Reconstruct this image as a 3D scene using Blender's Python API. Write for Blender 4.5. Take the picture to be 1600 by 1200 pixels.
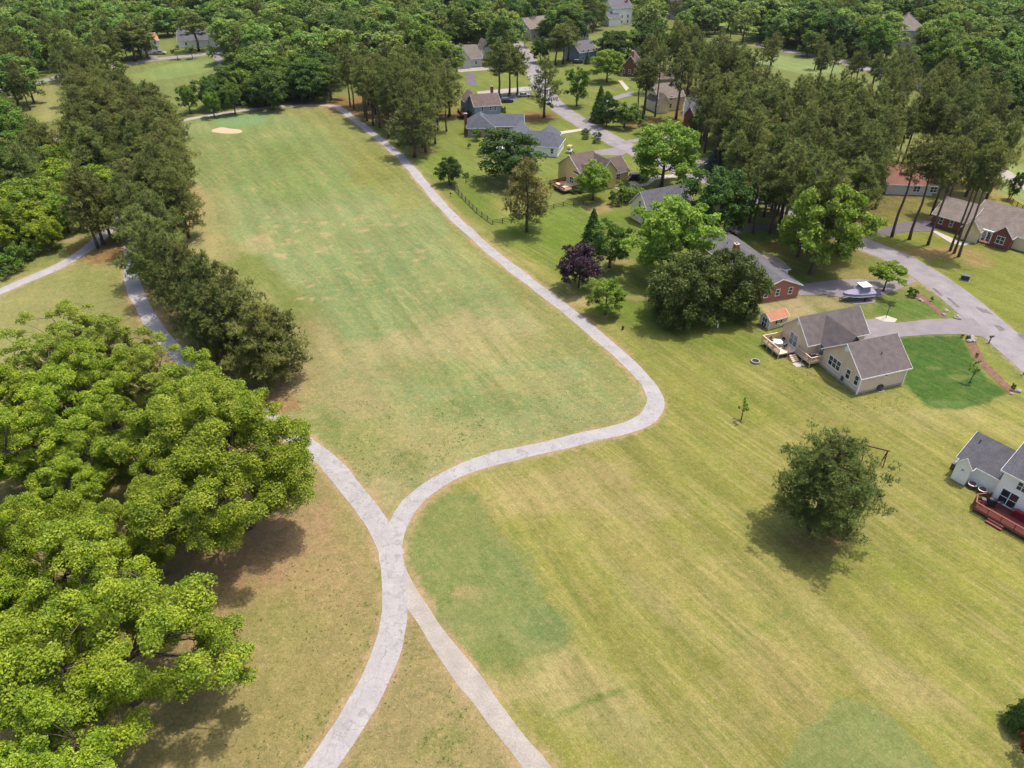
import bpy, math, random
import numpy as np
for o in list(bpy.data.objects): bpy.data.objects.remove(o)
sc = bpy.context.scene
COL = sc.collection
rnd = random.Random(7)
R = math.radians

# ---------------------------------------------------------------- camera, sky, sun, exposure
PITCH, FPX, CH = R(35.0), 1109.0, 62.0           # focal length in pixels of the 1600 px wide photograph
cam = bpy.data.cameras.new('camera'); camo = bpy.data.objects.new('camera', cam); COL.objects.link(camo)
cam.sensor_width = 36.0; cam.lens = 36.0 * FPX / 1600.0; cam.clip_start = .5; cam.clip_end = 9000
camo.location = (0, 0, CH); camo.rotation_euler = (math.pi / 2 - PITCH, 0, 0)
sc.camera = camo
SUN_EL, SUN_DIR = R(72.0), (0.86, 0.51)          # sun stands to the right and beyond
w = bpy.data.worlds.new('World'); sc.world = w; w.use_nodes = True
nt = w.node_tree; bg = nt.nodes['Background']; sky = nt.nodes.new('ShaderNodeTexSky')
sky.sky_type = 'NISHITA'; sky.sun_disc = False; sky.sun_elevation = SUN_EL
sky.sun_rotation = math.atan2(SUN_DIR[0], SUN_DIR[1]); sky.air_density = 1.0; sky.dust_density = 4.0
nt.links.new(sky.outputs[0], bg.inputs[0]); bg.inputs[1].default_value = .15
sl = bpy.data.lights.new('sun', 'SUN'); sl.energy = 2.85; sl.angle = R(1.2); sl.color = (1, .93, .80)
slo = bpy.data.objects.new('sun', sl); COL.objects.link(slo); slo.location = (60, 60, 200)
ce = math.cos(SUN_EL)
import mathutils
slo.rotation_euler = mathutils.Vector((SUN_DIR[0]*ce, SUN_DIR[1]*ce, math.sin(SUN_EL))).to_track_quat('Z', 'Y').to_euler()
vs = sc.view_settings; vs.view_transform = 'Standard'; vs.look = 'None'; vs.gamma = 1; vs.exposure = 1.04
vs.use_curve_mapping = False
sc.cycles.max_bounces = 8; sc.cycles.transparent_max_bounces = 6

# ---------------------------------------------------------------- pixel <-> ground
SP, CP = math.sin(PITCH), math.cos(PITCH)
def at(u, v, z=0.0):
    x = (u - 800) / FPX; y = (v - 600) / FPX
    t = (CH - z) / (SP + y * CP)
    return np.array([x * t, (CP - y * SP) * t])
def px(X, Y, Z=0.0):
    zc = Y * CP + (CH - Z) * SP; yc = -Y * SP + (CH - Z) * CP
    zc = np.where(np.abs(zc) < .1, .1, zc)
    return 800 + FPX * X / zc, 600 + FPX * yc / zc
def in_poly(u, v, poly):
    u = np.asarray(u, float); v = np.asarray(v, float); ins = np.zeros(u.shape, bool)
    n = len(poly)
    for i in range(n):
        x0, y0 = poly[i]; x1, y1 = poly[(i + 1) % n]
        c = ((y0 > v) != (y1 > v))
        if y1 != y0: ins ^= c & (u < (x1 - x0) * (v - y0) / (y1 - y0) + x0)
    return ins
def seg_dist(u, v, pts, closed):
    d = np.full(np.shape(u), 1e9)
    n = len(pts)
    for i in range(n if closed else n - 1):
        a = np.asarray(pts[i], float); b = np.asarray(pts[(i + 1) % n], float); e = b - a
        t = np.clip(((u - a[0]) * e[0] + (v - a[1]) * e[1]) / (e @ e + 1e-9), 0, 1)
        d = np.minimum(d, np.hypot(u - a[0] - t * e[0], v - a[1] - t * e[1]))
    return d
_tab = np.random.RandomState(3).rand(256, 256)
def vnoise(x, y):
    xi = np.floor(x).astype(int); yi = np.floor(y).astype(int); fx = x - xi; fy = y - yi
    fx = fx * fx * (3 - 2 * fx); fy = fy * fy * (3 - 2 * fy)
    g = lambda a, b: _tab[a & 255, b & 255]
    return (g(xi, yi) * (1 - fx) + g(xi + 1, yi) * fx) * (1 - fy) + (g(xi, yi + 1) * (1 - fx) + g(xi + 1, yi + 1) * fx) * fy
def fbm(x, y, o=4):
    s = 0; a = .5; 
    for k in range(o): s = s + a * vnoise(x + 17 * k, y - 31 * k); x = x * 2.03; y = y * 2.03; a *= .5
    return s
def s2l(c): return tuple(((v / 255 + .055) / 1.055) ** 2.4 if v > 10 else v / 255 / 12.92 for v in c)
KE = .38                                          # displayed value -> base colour under this light
def C(r, g, b, k=1.0): return tuple(v * KE * k for v in s2l((r, g, b)))

# ---------------------------------------------------------------- materials
MATS = {}
def newmat(name):
    m = bpy.data.materials.new(name); m.use_nodes = True; MATS[name] = m
    return m, m.node_tree.nodes, m.node_tree.links, m.node_tree.nodes['Principled BSDF']
def M(name, c, rough=.75, var=.18, scale=2.0, bump=0.0, metal=0.0, lines=None, spec=.3, fine=0.0):
    """plain surface: colour with two scales of noise, optional course lines (axis, period) in relief"""
    m, N, L, P = newmat(name)
    tc = N.new('ShaderNodeTexCoord')
    n1 = N.new('ShaderNodeTexNoise'); n1.inputs['Scale'].default_value = scale; n1.inputs['Detail'].default_value = 6
    L.new(tc.outputs['Object'], n1.inputs['Vector'])
    mr = N.new('ShaderNodeMapRange'); mr.inputs[1].default_value = .3; mr.inputs[2].default_value = .7
    mr.inputs[3].default_value = 1 - var; mr.inputs[4].default_value = 1 + var
    L.new(n1.outputs[0], mr.inputs[0])
    out = mr.outputs[0]
    if fine:
        n2 = N.new('ShaderNodeTexNoise'); n2.inputs['Scale'].default_value = scale * 9; n2.inputs['Detail'].default_value = 3
        L.new(tc.outputs['Object'], n2.inputs['Vector'])
        m2 = N.new('ShaderNodeMapRange'); m2.inputs[1].default_value = .3; m2.inputs[2].default_value = .7
        m2.inputs[3].default_value = 1 - fine; m2.inputs[4].default_value = 1 + fine
        L.new(n2.outputs[0], m2.inputs[0])
        mm = N.new('ShaderNodeMath'); mm.operation = 'MULTIPLY'; L.new(out, mm.inputs[0]); L.new(m2.outputs[0], mm.inputs[1]); out = mm.outputs[0]
    mx = N.new('ShaderNodeVectorMath'); mx.operation = 'SCALE'; mx.inputs[0].default_value = c
    L.new(out, mx.inputs['Scale']); L.new(mx.outputs[0], P.inputs['Base Color'])
    P.inputs['Roughness'].default_value = rough; P.inputs['Metallic'].default_value = metal
    P.inputs['Specular IOR Level'].default_value = spec
    if lines or bump:
        b = N.new('ShaderNodeBump'); b.inputs['Strength'].default_value = .6 if lines else bump; b.inputs['Distance'].default_value = .03
        if lines:
            ax, per = lines
            sp = N.new('ShaderNodeSeparateXYZ'); L.new(tc.outputs['Object'], sp.inputs[0])
            md = N.new('ShaderNodeMath'); md.operation = 'MODULO'; md.inputs[1].default_value = per
            ad = N.new('ShaderNodeMath'); ad.inputs[1].default_value = 100 * per
            L.new(sp.outputs[ax], ad.inputs[0]); L.new(ad.outputs[0], md.inputs[0])
            dv = N.new('ShaderNodeMath'); dv.operation = 'DIVIDE'; dv.inputs[1].default_value = per
            L.new(md.outputs[0], dv.inputs[0]); L.new(dv.outputs[0], b.inputs['Height'])
        else: L.new(n1.outputs[0], b.inputs['Height'])
        L.new(b.outputs[0], P.inputs['Normal'])
    return m
def LM(name, ca, cb, trans=.35, tint=.25, rough=.55):
    """leaves: each leaf and each tree a little different, light passes through"""
    m, N, L, P = newmat(name)
    g = N.new('ShaderNodeNewGeometry'); oi = N.new('ShaderNodeObjectInfo')
    mx = N.new('ShaderNodeMix'); mx.data_type = 'RGBA'; mx.inputs[6].default_value = (*ca, 1); mx.inputs[7].default_value = (*cb, 1)
    tc = N.new('ShaderNodeTexCoord'); ns = N.new('ShaderNodeTexNoise'); ns.inputs['Scale'].default_value = .55; ns.inputs['Detail'].default_value = 2; L.new(tc.outputs['Object'], ns.inputs['Vector'])
    nr_ = N.new('ShaderNodeMapRange'); nr_.inputs[1].default_value = .35; nr_.inputs[2].default_value = .65; L.new(ns.outputs[0], nr_.inputs[0])
    av = N.new('ShaderNodeMix'); av.data_type = 'FLOAT'; av.inputs[0].default_value = .5; L.new(g.outputs['Random Per Island'], av.inputs[2]); L.new(nr_.outputs[0], av.inputs[3]); L.new(av.outputs[0], mx.inputs[0])
    mr = N.new('ShaderNodeMapRange'); mr.inputs[3].default_value = 1 - tint; mr.inputs[4].default_value = 1 + tint
    L.new(oi.outputs['Random'], mr.inputs[0])
    hs = N.new('ShaderNodeHueSaturation'); L.new(mx.outputs[2], hs.inputs['Color']); L.new(mr.outputs[0], hs.inputs['Value'])
    m3 = N.new('ShaderNodeMapRange'); m3.inputs[3].default_value = .5 - tint * .07; m3.inputs[4].default_value = .5 + tint * .07
    ml = N.new('ShaderNodeMath'); ml.operation = 'MULTIPLY'; ml.inputs[1].default_value = 7.31
    fr = N.new('ShaderNodeMath'); fr.operation = 'FRACT'; L.new(oi.outputs['Random'], ml.inputs[0]); L.new(ml.outputs[0], fr.inputs[0])
    L.new(fr.outputs[0], m3.inputs[0]); L.new(m3.outputs[0], hs.inputs['Hue'])
    L.new(hs.outputs[0], P.inputs['Base Color']); P.inputs['Roughness'].default_value = rough; P.inputs['Specular IOR Level'].default_value = .3
    t = N.new('ShaderNodeBsdfTranslucent'); L.new(hs.outputs[0], t.inputs[0])
    ms = N.new('ShaderNodeMixShader'); ms.inputs[0].default_value = trans
    L.new(P.outputs[0], ms.inputs[1]); L.new(t.outputs[0], ms.inputs[2]); L.new(ms.outputs[0], N['Material Output'].inputs[0])
    return m
bark = M('bark', (.085, .062, .047), .9, .35, 3, .8)
bark_pine = M('bark_pine', (.10, .062, .045), .9, .35, 3, .8)
leaf_oak = LM('leaf_oak', C(86, 122, 14, 1.9), C(178, 192, 52, 2.1), .42, .12)
leaf_oak_pale = LM('leaf_oak_pale', C(128, 150, 36, 1.9), C(180, 190, 80, 1.9), .42, .10)
leaf_mid = LM('leaf_mid', C(76, 110, 28, 2.0), C(130, 156, 54, 2.0), .4, .26, .7)
leaf_dark = LM('leaf_dark', C(56, 88, 30, 1.9), C(98, 124, 46, 1.9), .36, .2, .7)
leaf_bright = LM('leaf_bright', C(98, 138, 30, 1.9), C(158, 182, 64, 1.9), .4, .16)
leaf_far = LM('leaf_far', C(74, 104, 38, 2.4), C(136, 154, 72, 2.5), .4, .42, .85)
leaf_far_pale = LM('leaf_far_pale', C(108, 132, 58, 2.1), C(146, 164, 88, 2.1), .34, .25, .85)
leaf_purple = LM('leaf_purple', (.022, .008, .016), (.055, .022, .036), .2, .1)
leaf_ever = LM('leaf_ever', C(66, 86, 30, 1.9), C(112, 124, 50, 1.9), .3, .08)
needle = LM('needle', C(72, 88, 38, 2.65), C(126, 130, 66, 2.85), .34, .24, .85)
needle_lone = LM('needle_lone', C(70, 88, 38, 2.5), C(120, 130, 64, 2.5), .32, .1, .85)
needle_olive = LM('needle_olive', C(112, 112, 52, 1.9), C(146, 138, 74, 1.9), .28, .12, .8)
needle_dark = LM('needle_dark', C(50, 74, 46, 1.55), C(70, 92, 60, 1.55), .22, .15)
asphalt_old = M('asphalt_old', C(176, 168, 172), .9, .16, .35, .15, fine=.10)
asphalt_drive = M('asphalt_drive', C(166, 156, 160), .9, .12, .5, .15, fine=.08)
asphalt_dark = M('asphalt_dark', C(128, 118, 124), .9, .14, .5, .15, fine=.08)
asphalt_patch = M('asphalt_patch', C(138, 129, 132), .85, .2, 1, fine=.2)
concrete = M('concrete', C(226, 216, 204), .85, .10, 1.2, fine=.05)
gravel = M('gravel', C(200, 190, 180), .95, .14, .6, .2, fine=.14)
sand = M('sand', C(236, 204, 170), .95, .08, .5)
water_m = M('pond_water', (.055, .06, .012), .08, .3, .4, .05, spec=.6)
shingle = M('shingle', C(138, 126, 126), .9, .16, 1.2, lines=(2, .13), fine=.28)
shingle_grey = M('shingle_grey', C(126, 124, 132), .9, .16, 1.0, lines=(2, .13), fine=.28)
shingle_blue = M('shingle_blue', C(112, 116, 130), .9, .16, 1.0, lines=(2, .13), fine=.28)
shingle_brown = M('shingle_brown', C(132, 112, 108), .9, .16, .8, lines=(2, .13), fine=.28)
shingle_tan = M('shingle_tan', C(160, 146, 138), .9, .16, .8, lines=(2, .13), fine=.28)
shingle_red = M('shingle_red', C(176, 122, 104), .9, .14, .8, lines=(2, .13), fine=.28)
shingle_orange = M('shingle_orange', C(222, 158, 122), .9, .12, 1.5, bump=.3, fine=.1)
siding_beige = M('siding_beige', C(208, 184, 160, 2.6), .7, .05, .7, lines=(2, .16))
siding_white = M('siding_white', C(240, 236, 228, 2.45), .6, .04, .7, lines=(2, .16))
siding_cream = M('siding_cream', C(226, 208, 166, 2.3), .7, .05, .7, lines=(2, .18))
siding_yellow = M('siding_yellow', C(222, 196, 132, 2.3), .7, .05, .7, lines=(2, .18))
siding_blue = M('siding_blue', C(136, 150, 164, 2.3), .7, .06, .7, lines=(2, .18))
siding_grey = M('siding_grey', C(196, 190, 182, 2.3), .7, .06, .7, lines=(2, .18))
def brickmat(name, c, mortar):
    m, N, L, P = newmat(name); tc = N.new('ShaderNodeTexCoord')
    sp = N.new('ShaderNodeSeparateXYZ'); L.new(tc.outputs['Object'], sp.inputs[0])
    ad = N.new('ShaderNodeMath'); L.new(sp.outputs[0], ad.inputs[0]); L.new(sp.outputs[1], ad.inputs[1])
    cb = N.new('ShaderNodeCombineXYZ'); L.new(ad.outputs[0], cb.inputs[0]); L.new(sp.outputs[2], cb.inputs[1])
    b = N.new('ShaderNodeTexBrick'); b.inputs['Scale'].default_value = 4; L.new(cb.outputs[0], b.inputs[0])
    b.inputs['Color1'].default_value = (*c, 1); b.inputs['Color2'].default_value = (c[0]*.72, c[1]*.66, c[2]*.66, 1); b.inputs['Mortar'].default_value = (*mortar, 1)
    b.inputs['Mortar Size'].default_value = .012
    L.new(b.outputs[0], P.inputs['Base Color']); P.inputs['Roughness'].default_value = .85
    return m
brick_red = brickmat('brick_red', C(186, 112, 82, 1.9), C(190, 160, 140, 1.9))
brick_dark = brickmat('brick_dark', C(140, 78, 62, 1.9), C(150, 120, 104, 1.9))
brick_tan = brickmat('brick_tan', C(190, 164, 148, 1.9), C(200, 184, 170, 1.9))
white_paint = M('white_paint', C(238, 236, 234, 2.3), .5, .04, 1)
glass = M('glass', (.025, .03, .036), .08, .3, .6, spec=.7)
glass_pale = M('glass_pale', C(180, 186, 190), .15, .15, .8, spec=.6)
deck_wood = M('deck_wood', C(236, 206, 178, 1.7), .8, .08, 1.2, lines=(1, .14))
deck_red = M('deck_red', C(142, 72, 64), .8, .12, 1.0, lines=(0, .14))
rail_red = M('rail_red', C(178, 108, 92), .8, .12, 1.0)
weathered = M('weathered_wood', C(140, 122, 100), .9, .25, 2, .3)
red_wood = M('red_wood', C(122, 64, 48), .8, .2, 2, .3)
orange_wood = M('orange_wood', C(196, 140, 80), .8, .15, 2)
black_plastic = M('black_plastic', (.018, .018, .02), .5, .2, 2)
grey_metal = M('grey_metal', C(140, 142, 146), .4, .1, 2, metal=.4)
rubber = M('rubber', (.015, .015, .015), .8, .1, 2)
mulch = M('mulch', C(150, 112, 92), .95, .3, 1.5, .5, fine=.3)
stone = M('stone', C(200, 192, 184), .9, .2, 2, .5)
red_cloth = M('red_cloth', C(168, 26, 44), .6, .1, 2)
teal_box = M('teal_box', C(70, 92, 84), .6, .1, 2)
canvas_lilac = M('canvas_lilac', C(186, 178, 210), .7, .08, 1.5, .3)
white_gloss = M('white_gloss', C(240, 240, 242, 2.3), .2, .02, 1, spec=.6)
flower_red = LM('flower_red', C(200, 110, 80), C(160, 70, 50), .2, .1)
PAINT = {}
def paint(c):
    if c not in PAINT: PAINT[c] = M('car_paint_%d' % len(PAINT), C(*c), .22, .02, 1, spec=.6)
    return PAINT[c]

# ---------------------------------------------------------------- mesh helpers
def obj(name, mesh, mat=None, parent=None, loc=None, rz=0, scale=None):
    o = bpy.data.objects.new(name, mesh); COL.objects.link(o)
    if mat is not None and len(mesh.materials) == 0: mesh.materials.append(mat)
    if parent is not None: o.parent = parent
    if loc is not None: o.location = loc
    if rz: o.rotation_euler = (0, 0, rz)
    if scale is not None: o.scale = scale
    return o
def empty(name, loc, rz=0):
    o = bpy.data.objects.new(name, None); COL.objects.link(o); o.location = loc; o.rotation_euler = (0, 0, rz)
    o.empty_display_size = .3
    return o
def tag(o, label=None, cat=None, group=None, kind=None):
    if label: o['label'] = label
    if cat: o['category'] = cat
    if group: o['group'] = group
    if kind: o['kind'] = kind
    return o
class MB:
    def __init__(s): s.v = []; s.f = []
    def add(s, vs, fs):
        b = len(s.v); s.v += [tuple(map(float, q)) for q in vs]; s.f += [tuple(b + i for i in q) for q in fs]; return s
    def box(s, x0, x1, y0, y1, z0, z1):
        return s.add([(x0,y0,z0),(x1,y0,z0),(x1,y1,z0),(x0,y1,z0),(x0,y0,z1),(x1,y0,z1),(x1,y1,z1),(x0,y1,z1)],
                     [(3,2,1,0),(4,5,6,7),(0,1,5,4),(1,2,6,5),(2,3,7,6),(3,0,4,7)])
    def bar(s, a, b, wd, h=None):
        """square bar between two points"""
        a = np.array(a, float); b = np.array(b, float); d = b - a; d /= np.linalg.norm(d) + 1e-9
        up = np.array([0, 0, 1.]) if abs(d[2]) < .9 else np.array([1., 0, 0])
        sd = np.cross(d, up); sd /= np.linalg.norm(sd); up = np.cross(sd, d); h = h or wd
        q = [sd*wd/2 + up*h/2, -sd*wd/2 + up*h/2, -sd*wd/2 - up*h/2, sd*wd/2 - up*h/2]
        return s.add([a + k for k in q] + [b + k for k in q], [(3,2,1,0),(4,5,6,7),(0,1,5,4),(1,2,6,5),(2,3,7,6),(3,0,4,7)])
    def tube(s, pts, rad, n=7, cap=True):
        pts = [np.array(p, float) for p in pts]; b = len(s.v)
        for i, p in enumerate(pts):
            d = pts[min(i+1, len(pts)-1)] - pts[max(i-1, 0)]; d /= np.linalg.norm(d) + 1e-9
            up = np.array([0, 1., 0]) if abs(d[1]) < .8 else np.array([1., 0, 0])
            a = np.cross(d, up); a /= np.linalg.norm(a); c = np.cross(d, a)
            for k in range(n):
                t = 2 * math.pi * k / n; s.v.append(tuple(p + rad[i] * (a * math.cos(t) + c * math.sin(t))))
        for i in range(len(pts) - 1):
            for k in range(n):
                k2 = (k + 1) % n; s.f.append((b+i*n+k, b+i*n+k2, b+(i+1)*n+k2, b+(i+1)*n+k))
        if cap: s.f.append(tuple(b + (len(pts)-1)*n + k for k in range(n))); s.f.append(tuple(b + k for k in reversed(range(n))))
        return s
    def cyl(s, x, y, z0, z1, r, n=12, r1=None):
        return s.tube([(x, y, z0), (x, y, z1)], [r, r if r1 is None else r1], n)
    def prism(s, prof, y0, y1, inset=0):
        """profile (x,z) pushed along y"""
        n = len(prof); b = len(s.v)
        s.v += [(x, y0, z) for x, z in prof] + [(x, y1, z) for x, z in prof]
        s.f.append(tuple(b + i for i in range(n))); s.f.append(tuple(b + n + i for i in reversed(range(n))))
        for i in range(n): j = (i + 1) % n; s.f.append((b + j, b + i, b + n + i, b + n + j))
        return s
    def mesh(s, name='mesh', smooth=False):
        m = bpy.data.meshes.new(name); m.from_pydata(s.v, [], s.f); m.update()
        if smooth: m.polygons.foreach_set('use_smooth', [True] * len(m.polygons))
        return m
    def build(s, name, mat, parent=None, loc=None, rz=0, smooth=False):
        return obj(name, s.mesh(name, smooth), mat, parent, loc, rz)
def quadmesh(name, V, mat, nper=4):
    """V: (n, nper, 3) independent faces"""
    n = len(V); m = bpy.data.meshes.new(name)
    m.vertices.add(n * nper); m.vertices.foreach_set('co', V.reshape(-1).astype(np.float32))
    m.loops.add(n * nper); m.loops.foreach_set('vertex_index', np.arange(n * nper, dtype=np.int32))
    m.polygons.add(n); m.polygons.foreach_set('loop_start', (np.arange(n) * nper).astype(np.int32))
    m.polygons.foreach_set('loop_total', np.full(n, nper, np.int32))
    m.materials.append(mat); m.update(calc_edges=True)
    return m
def smooth_line(pts, step=1.2):
    P = [np.array(p, float) for p in pts]; P = [2*P[0]-P[1]] + P + [2*P[-1]-P[-2]]; out = []
    for i in range(1, len(P) - 2):
        p0, p1, p2, p3 = P[i-1:i+3]; n = max(2, int(np.linalg.norm(p2 - p1) / step))
        for k in range(n):
            t = k / n
            out.append(.5 * ((2*p1) + (p2-p0)*t + (2*p0-5*p1+4*p2-p3)*t*t + (3*p1-p0-3*p2+p3)*t**3))
    out.append(P[-2]); return np.array(out)

exec_t = __import__('time').time()
# ---------------------------------------------------------------- lines of paths and roads (pixels of the photograph on the ground)
PATHS = {
 'loop': ([(262,193),(275,190),(330,180),(400,170),(470,165),(522,166),(548,182),(590,215),(630,250),(660,285),(690,320),(730,360),(770,395),(815,430),(860,465),(900,495),(940,528),(975,560),(1004,590),(1021,615),(1021,638),(1004,658),(965,672),(900,687),(820,706),(760,720),(710,739),(670,762),(641,788),(624,818),(614,850),(612,880)], 2.4),
 'left': ([(85,212),(120,232),(160,255),(190,275),(215,300),(216,330),(206,365),(205,400),(207,440),(224,480),(249,520),(280,555),(338,602),(402,645),(432,663),(472,690),(510,720),(542,755),(577,797),(600,835),(612,870)], 2.6),
 'stem': ([(606,835),(612,870),(618,920),(615,970),(600,1030),(578,1080),(545,1135),(505,1195),(460,1255),(400,1330)], 2.7),
 'spur': ([(618,890),(640,930),(662,965),(692,1010),(732,1063),(777,1122),(832,1192),(900,1285)], 2.2),
 'west': ([(-60,482),(0,456),(50,434),(100,412),(140,386),(163,366),(190,340),(214,315)], 2.6),
}
PATHXY = {k: smooth_line([at(*p) for p in v[0]]) for k, v in PATHS.items()}
ROADS = {
 'street': ([(800,62),(818,80),(830,100),(846,135),(872,167),(930,204),(985,232),(1060,265),(1155,297),(1250,335),(1340,378),(1400,402),(1440,425),(1500,468),(1560,520),(1640,590),(1760,690)], 6.4),
 'west_road': ([(-60,150),(30,135),(100,119),(190,101),(250,92),(300,87),(340,83),(380,79)], 6.0),
 'east_road': ([(1180,70),(1230,80),(1290,90),(1340,103),(1390,118),(1450,140)], 6.0),
}
ROADXY = {k: smooth_line([at(*p) for p in v[0]], 2) for k, v in ROADS.items()}

# ---------------------------------------------------------------- ground sheet
def axis(a, b, st, g, far, near=None):
    c = list(np.arange(a, b, st)); s_ = st; x = b
    up = []
    while x < far: up.append(x); s_ *= g; x += s_
    up.append(far); lo = []; s_ = st; x = a; lim = -far if near is None else near
    while x > lim: s_ *= g; x -= s_; lo.append(x)
    return np.array(lo[::-1] + c + up)
gx = axis(-85, 85, .45, 1.03, 5000); gy = axis(26, 112, .45, 1.0125, 6000, -300)
if True:
    ly = gy[gy < 26]; gy = np.concatenate([np.array([-300, -150, -60, -10, 10]), gy[gy > 18]])
X, Y = np.meshgrid(gx, gy); X = X.ravel(); Y = Y.ravel()
front = Y > 15
U, V = px(X, np.maximum(Y, 15))
wn = fbm(X * .35, Y * .35) - .47; wn2 = fbm(X * .09 + 40, Y * .09) - .47; wn3 = fbm(X * 1.1, Y * 1.1 + 9, 3) - .44
col = np.zeros((len(X), 3)); msk = np.zeros((len(X), 3))   # msk: tufts, dry flecks, mown streaks
def lay(color, m):
    global col
    col = col * (1 - m[:, None]) + np.array(color)[None] * m[:, None]
def sstep(x): x = np.clip(x, 0, 1); return x * x * (3 - 2 * x)
def region(poly, color, soft=14, amp=18, strength=1.0, mk=None, wob=1.0):
    us = [p[0] for p in poly]; vs_ = [p[1] for p in poly]; pad = soft + amp * 2 + 5
    bb = (U > min(us) - pad) & (U < max(us) + pad) & (V > min(vs_) - pad) & (V < max(vs_) + pad) & front
    idx = np.nonzero(bb)[0]
    if len(idx) == 0: return
    u = U[idx]; v = V[idx]
    sd = seg_dist(u, v, poly, True) * np.where(in_poly(u, v, poly), 1, -1)
    sc_ = np.clip((v + 190) / 800, .12, 1.2)             # things far away are smaller
    sd = sd + amp * sc_ * 2 * (wn[idx] * .9 + wn2[idx] * .7 + wn3[idx] * 1.2) * wob
    m = np.zeros(len(X)); m[idx] = sstep(sd / (soft * sc_) * .5 + .5) * strength
    if color is not None: lay(color, m)
    if mk is not None: 
        global msk
        msk = msk * (1 - m[:, None]) + np.array(mk)[None] * m[:, None]
def blob(cu, cv, ru, rv, color, strength=1.0, rough=.9, rot=0):
    m = np.zeros(len(X)); bb = (np.abs(U - cu) < 2.2 * max(ru, rv)) & (np.abs(V - cv) < 2.2 * max(ru, rv)) & front
    i = np.nonzero(bb)[0]; du = U[i] - cu; dv = V[i] - cv; cr, sr = math.cos(R(rot)), math.sin(R(rot))
    a = (du * cr + dv * sr) / ru; b = (-du * sr + dv * cr) / rv
    d = np.sqrt(a * a + b * b) + rough * (wn[i] * 1.0 + wn2[i] * .8 + wn3[i] * .6)
    m[i] = sstep((1.38 - d) / .75) * strength; lay(color, m)
G_ROUGH = C(168, 162, 86); G_FAIR = C(157, 172, 118); G_TAN = C(198, 178, 134); G_PINK = C(196, 168, 132)
G_LAWN = C(126, 148, 56); G_DEEP = C(66, 112, 40); G_BLUE = C(142, 155, 96); G_OLIVE = C(150, 146, 70); G_STRAW = C(166, 112, 78)
G_FOREST = C(92, 92, 60)
col[:] = np.array(C(140, 150, 80)); msk[:] = (.3, .2, .5)
# large zones
far = sstep((Y - 230) / 60); lay(C(136, 148, 84), far)
region([(560,1300),(640,940),(700,720),(1030,650),(1020,590),(860,455),(700,320),(640,250),(760,280),(880,420),(960,470),(1180,500),(1420,620),(1700,600),(1900,1300)], G_ROUGH, 30, 20, 1, (.15,.3,1))
region([(-300,1500),(-300,560),(200,470),(330,600),(480,700),(590,830),(600,1000),(470,1250)], C(180,160,112), 20, 20, 1, (.75,.4,.25))
region([(-100,470),(60,420),(150,380),(205,420),(240,530),(100,540),(-100,620)], C(170,168,108), 25, 15, 1, (.4,.4,.3))
region([(470,1250),(625,960),(660,960),(860,1250)], C(176,158,112), 12, 8, 1, (.9,.5,.2))
# fairway
FW = [(268,196),(300,188),(400,176),(500,168),(540,180),(640,265),(760,395),(880,490),(985,580),(1012,618),(1010,640),(960,665),(820,698),(700,735),(620,800),(600,820),(560,770),(480,690),(410,640),(480,580),(500,480),(400,400),(300,330),(275,260)]
region(FW, G_FAIR, 14, 8, 1, (.35,.5,.8))
region([(480,690),(560,770),(600,815),(640,775),(700,735),(900,685),(1005,640),(985,600),(930,640),(800,650),(660,640),(560,600),(470,590),(430,640)], C(176,170,118), 40, 30, .85, (.8,.7,.3))
region([(270,215),(420,195),(560,200),(640,300),(560,310),(300,300)], C(134,158,88), 30, 16, .75)
region([(300,300),(560,320),(700,380),(780,500),(740,600),(560,560),(470,440)], C(148,170,116), 40, 24, .6)
region([(440,175),(520,168),(560,200),(640,270),(690,330),(620,330),(560,270),(500,200)], C(158,158,86), 20, 16, .7)
region([(700,330),(780,400),(900,490),(1000,590),(980,610),(880,540),(780,450),(690,370)], C(166,162,96), 24, 20, .75)
region([(560,240),(660,230),(650,262),(600,285),(540,290)], C(150,150,70), 14, 10, .6)
region([(290,285),(330,300),(350,420),(470,530),(480,620),(440,640),(420,560),(300,360)], C(186,172,122), 26, 24, .9, (.6,.8,.2))
region([(600,330),(700,390),(760,470),(860,560),(900,610),(780,640),(690,600),(640,500)], C(144,164,106), 30, 22, .5)
for b in [(740,520,95,42,C(206,184,142),.75),(620,560,80,34,C(206,184,142),.7),(840,600,90,26,C(190,178,124),.6),(690,580,90,26,C(146,160,96),.55),(480,560,50,60,C(196,168,128),.55),
          (660,690,90,30,C(186,174,124),.6),(760,630,80,18,C(140,156,92),.5),(540,690,60,36,C(150,158,88),.6),(510,660,30,22,C(126,146,80),.6),(640,720,22,20,C(130,144,80),.6),
          (600,770,30,24,C(204,186,144),.75),(505,380,60,20,C(176,182,120),.4),(450,300,60,26,C(130,158,80),.5),(560,430,70,30,C(140,166,110),.5),(860,540,60,20,C(150,150,84),.55),
          (700,440,60,30,C(176,178,118),.45),(430,245,60,18,C(128,152,76),.5),(560,345,80,10,C(172,180,122),.45),(780,560,60,30,C(190,182,130),.5),(930,610,50,22,C(160,164,100),.5),
          (560,620,50,30,C(196,176,132),.6),(705,640,50,16,C(136,154,94),.5),(400,380,30,14,C(206,186,142),.6),(350,330,30,40,C(180,172,118),.5)]: blob(*b)
for k in range(70):                                     # pale scars and divots in the fairway
    v_ = rnd.uniform(330, 470); u_ = rnd.uniform(390, 640) + (v_ - 330) * .5
    blob(u_, v_, rnd.uniform(3, 8), rnd.uniform(1.2, 2.5), C(216, 190, 148), .8, .8, rnd.uniform(-10, 10))
blob(408,373,14,6,C(222,188,154),.9); blob(300,320,22,26,C(208,170,132),.8); blob(285,350,14,30,C(206,164,124),.8); blob(330,385,40,20,C(196,178,130),.7)
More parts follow.
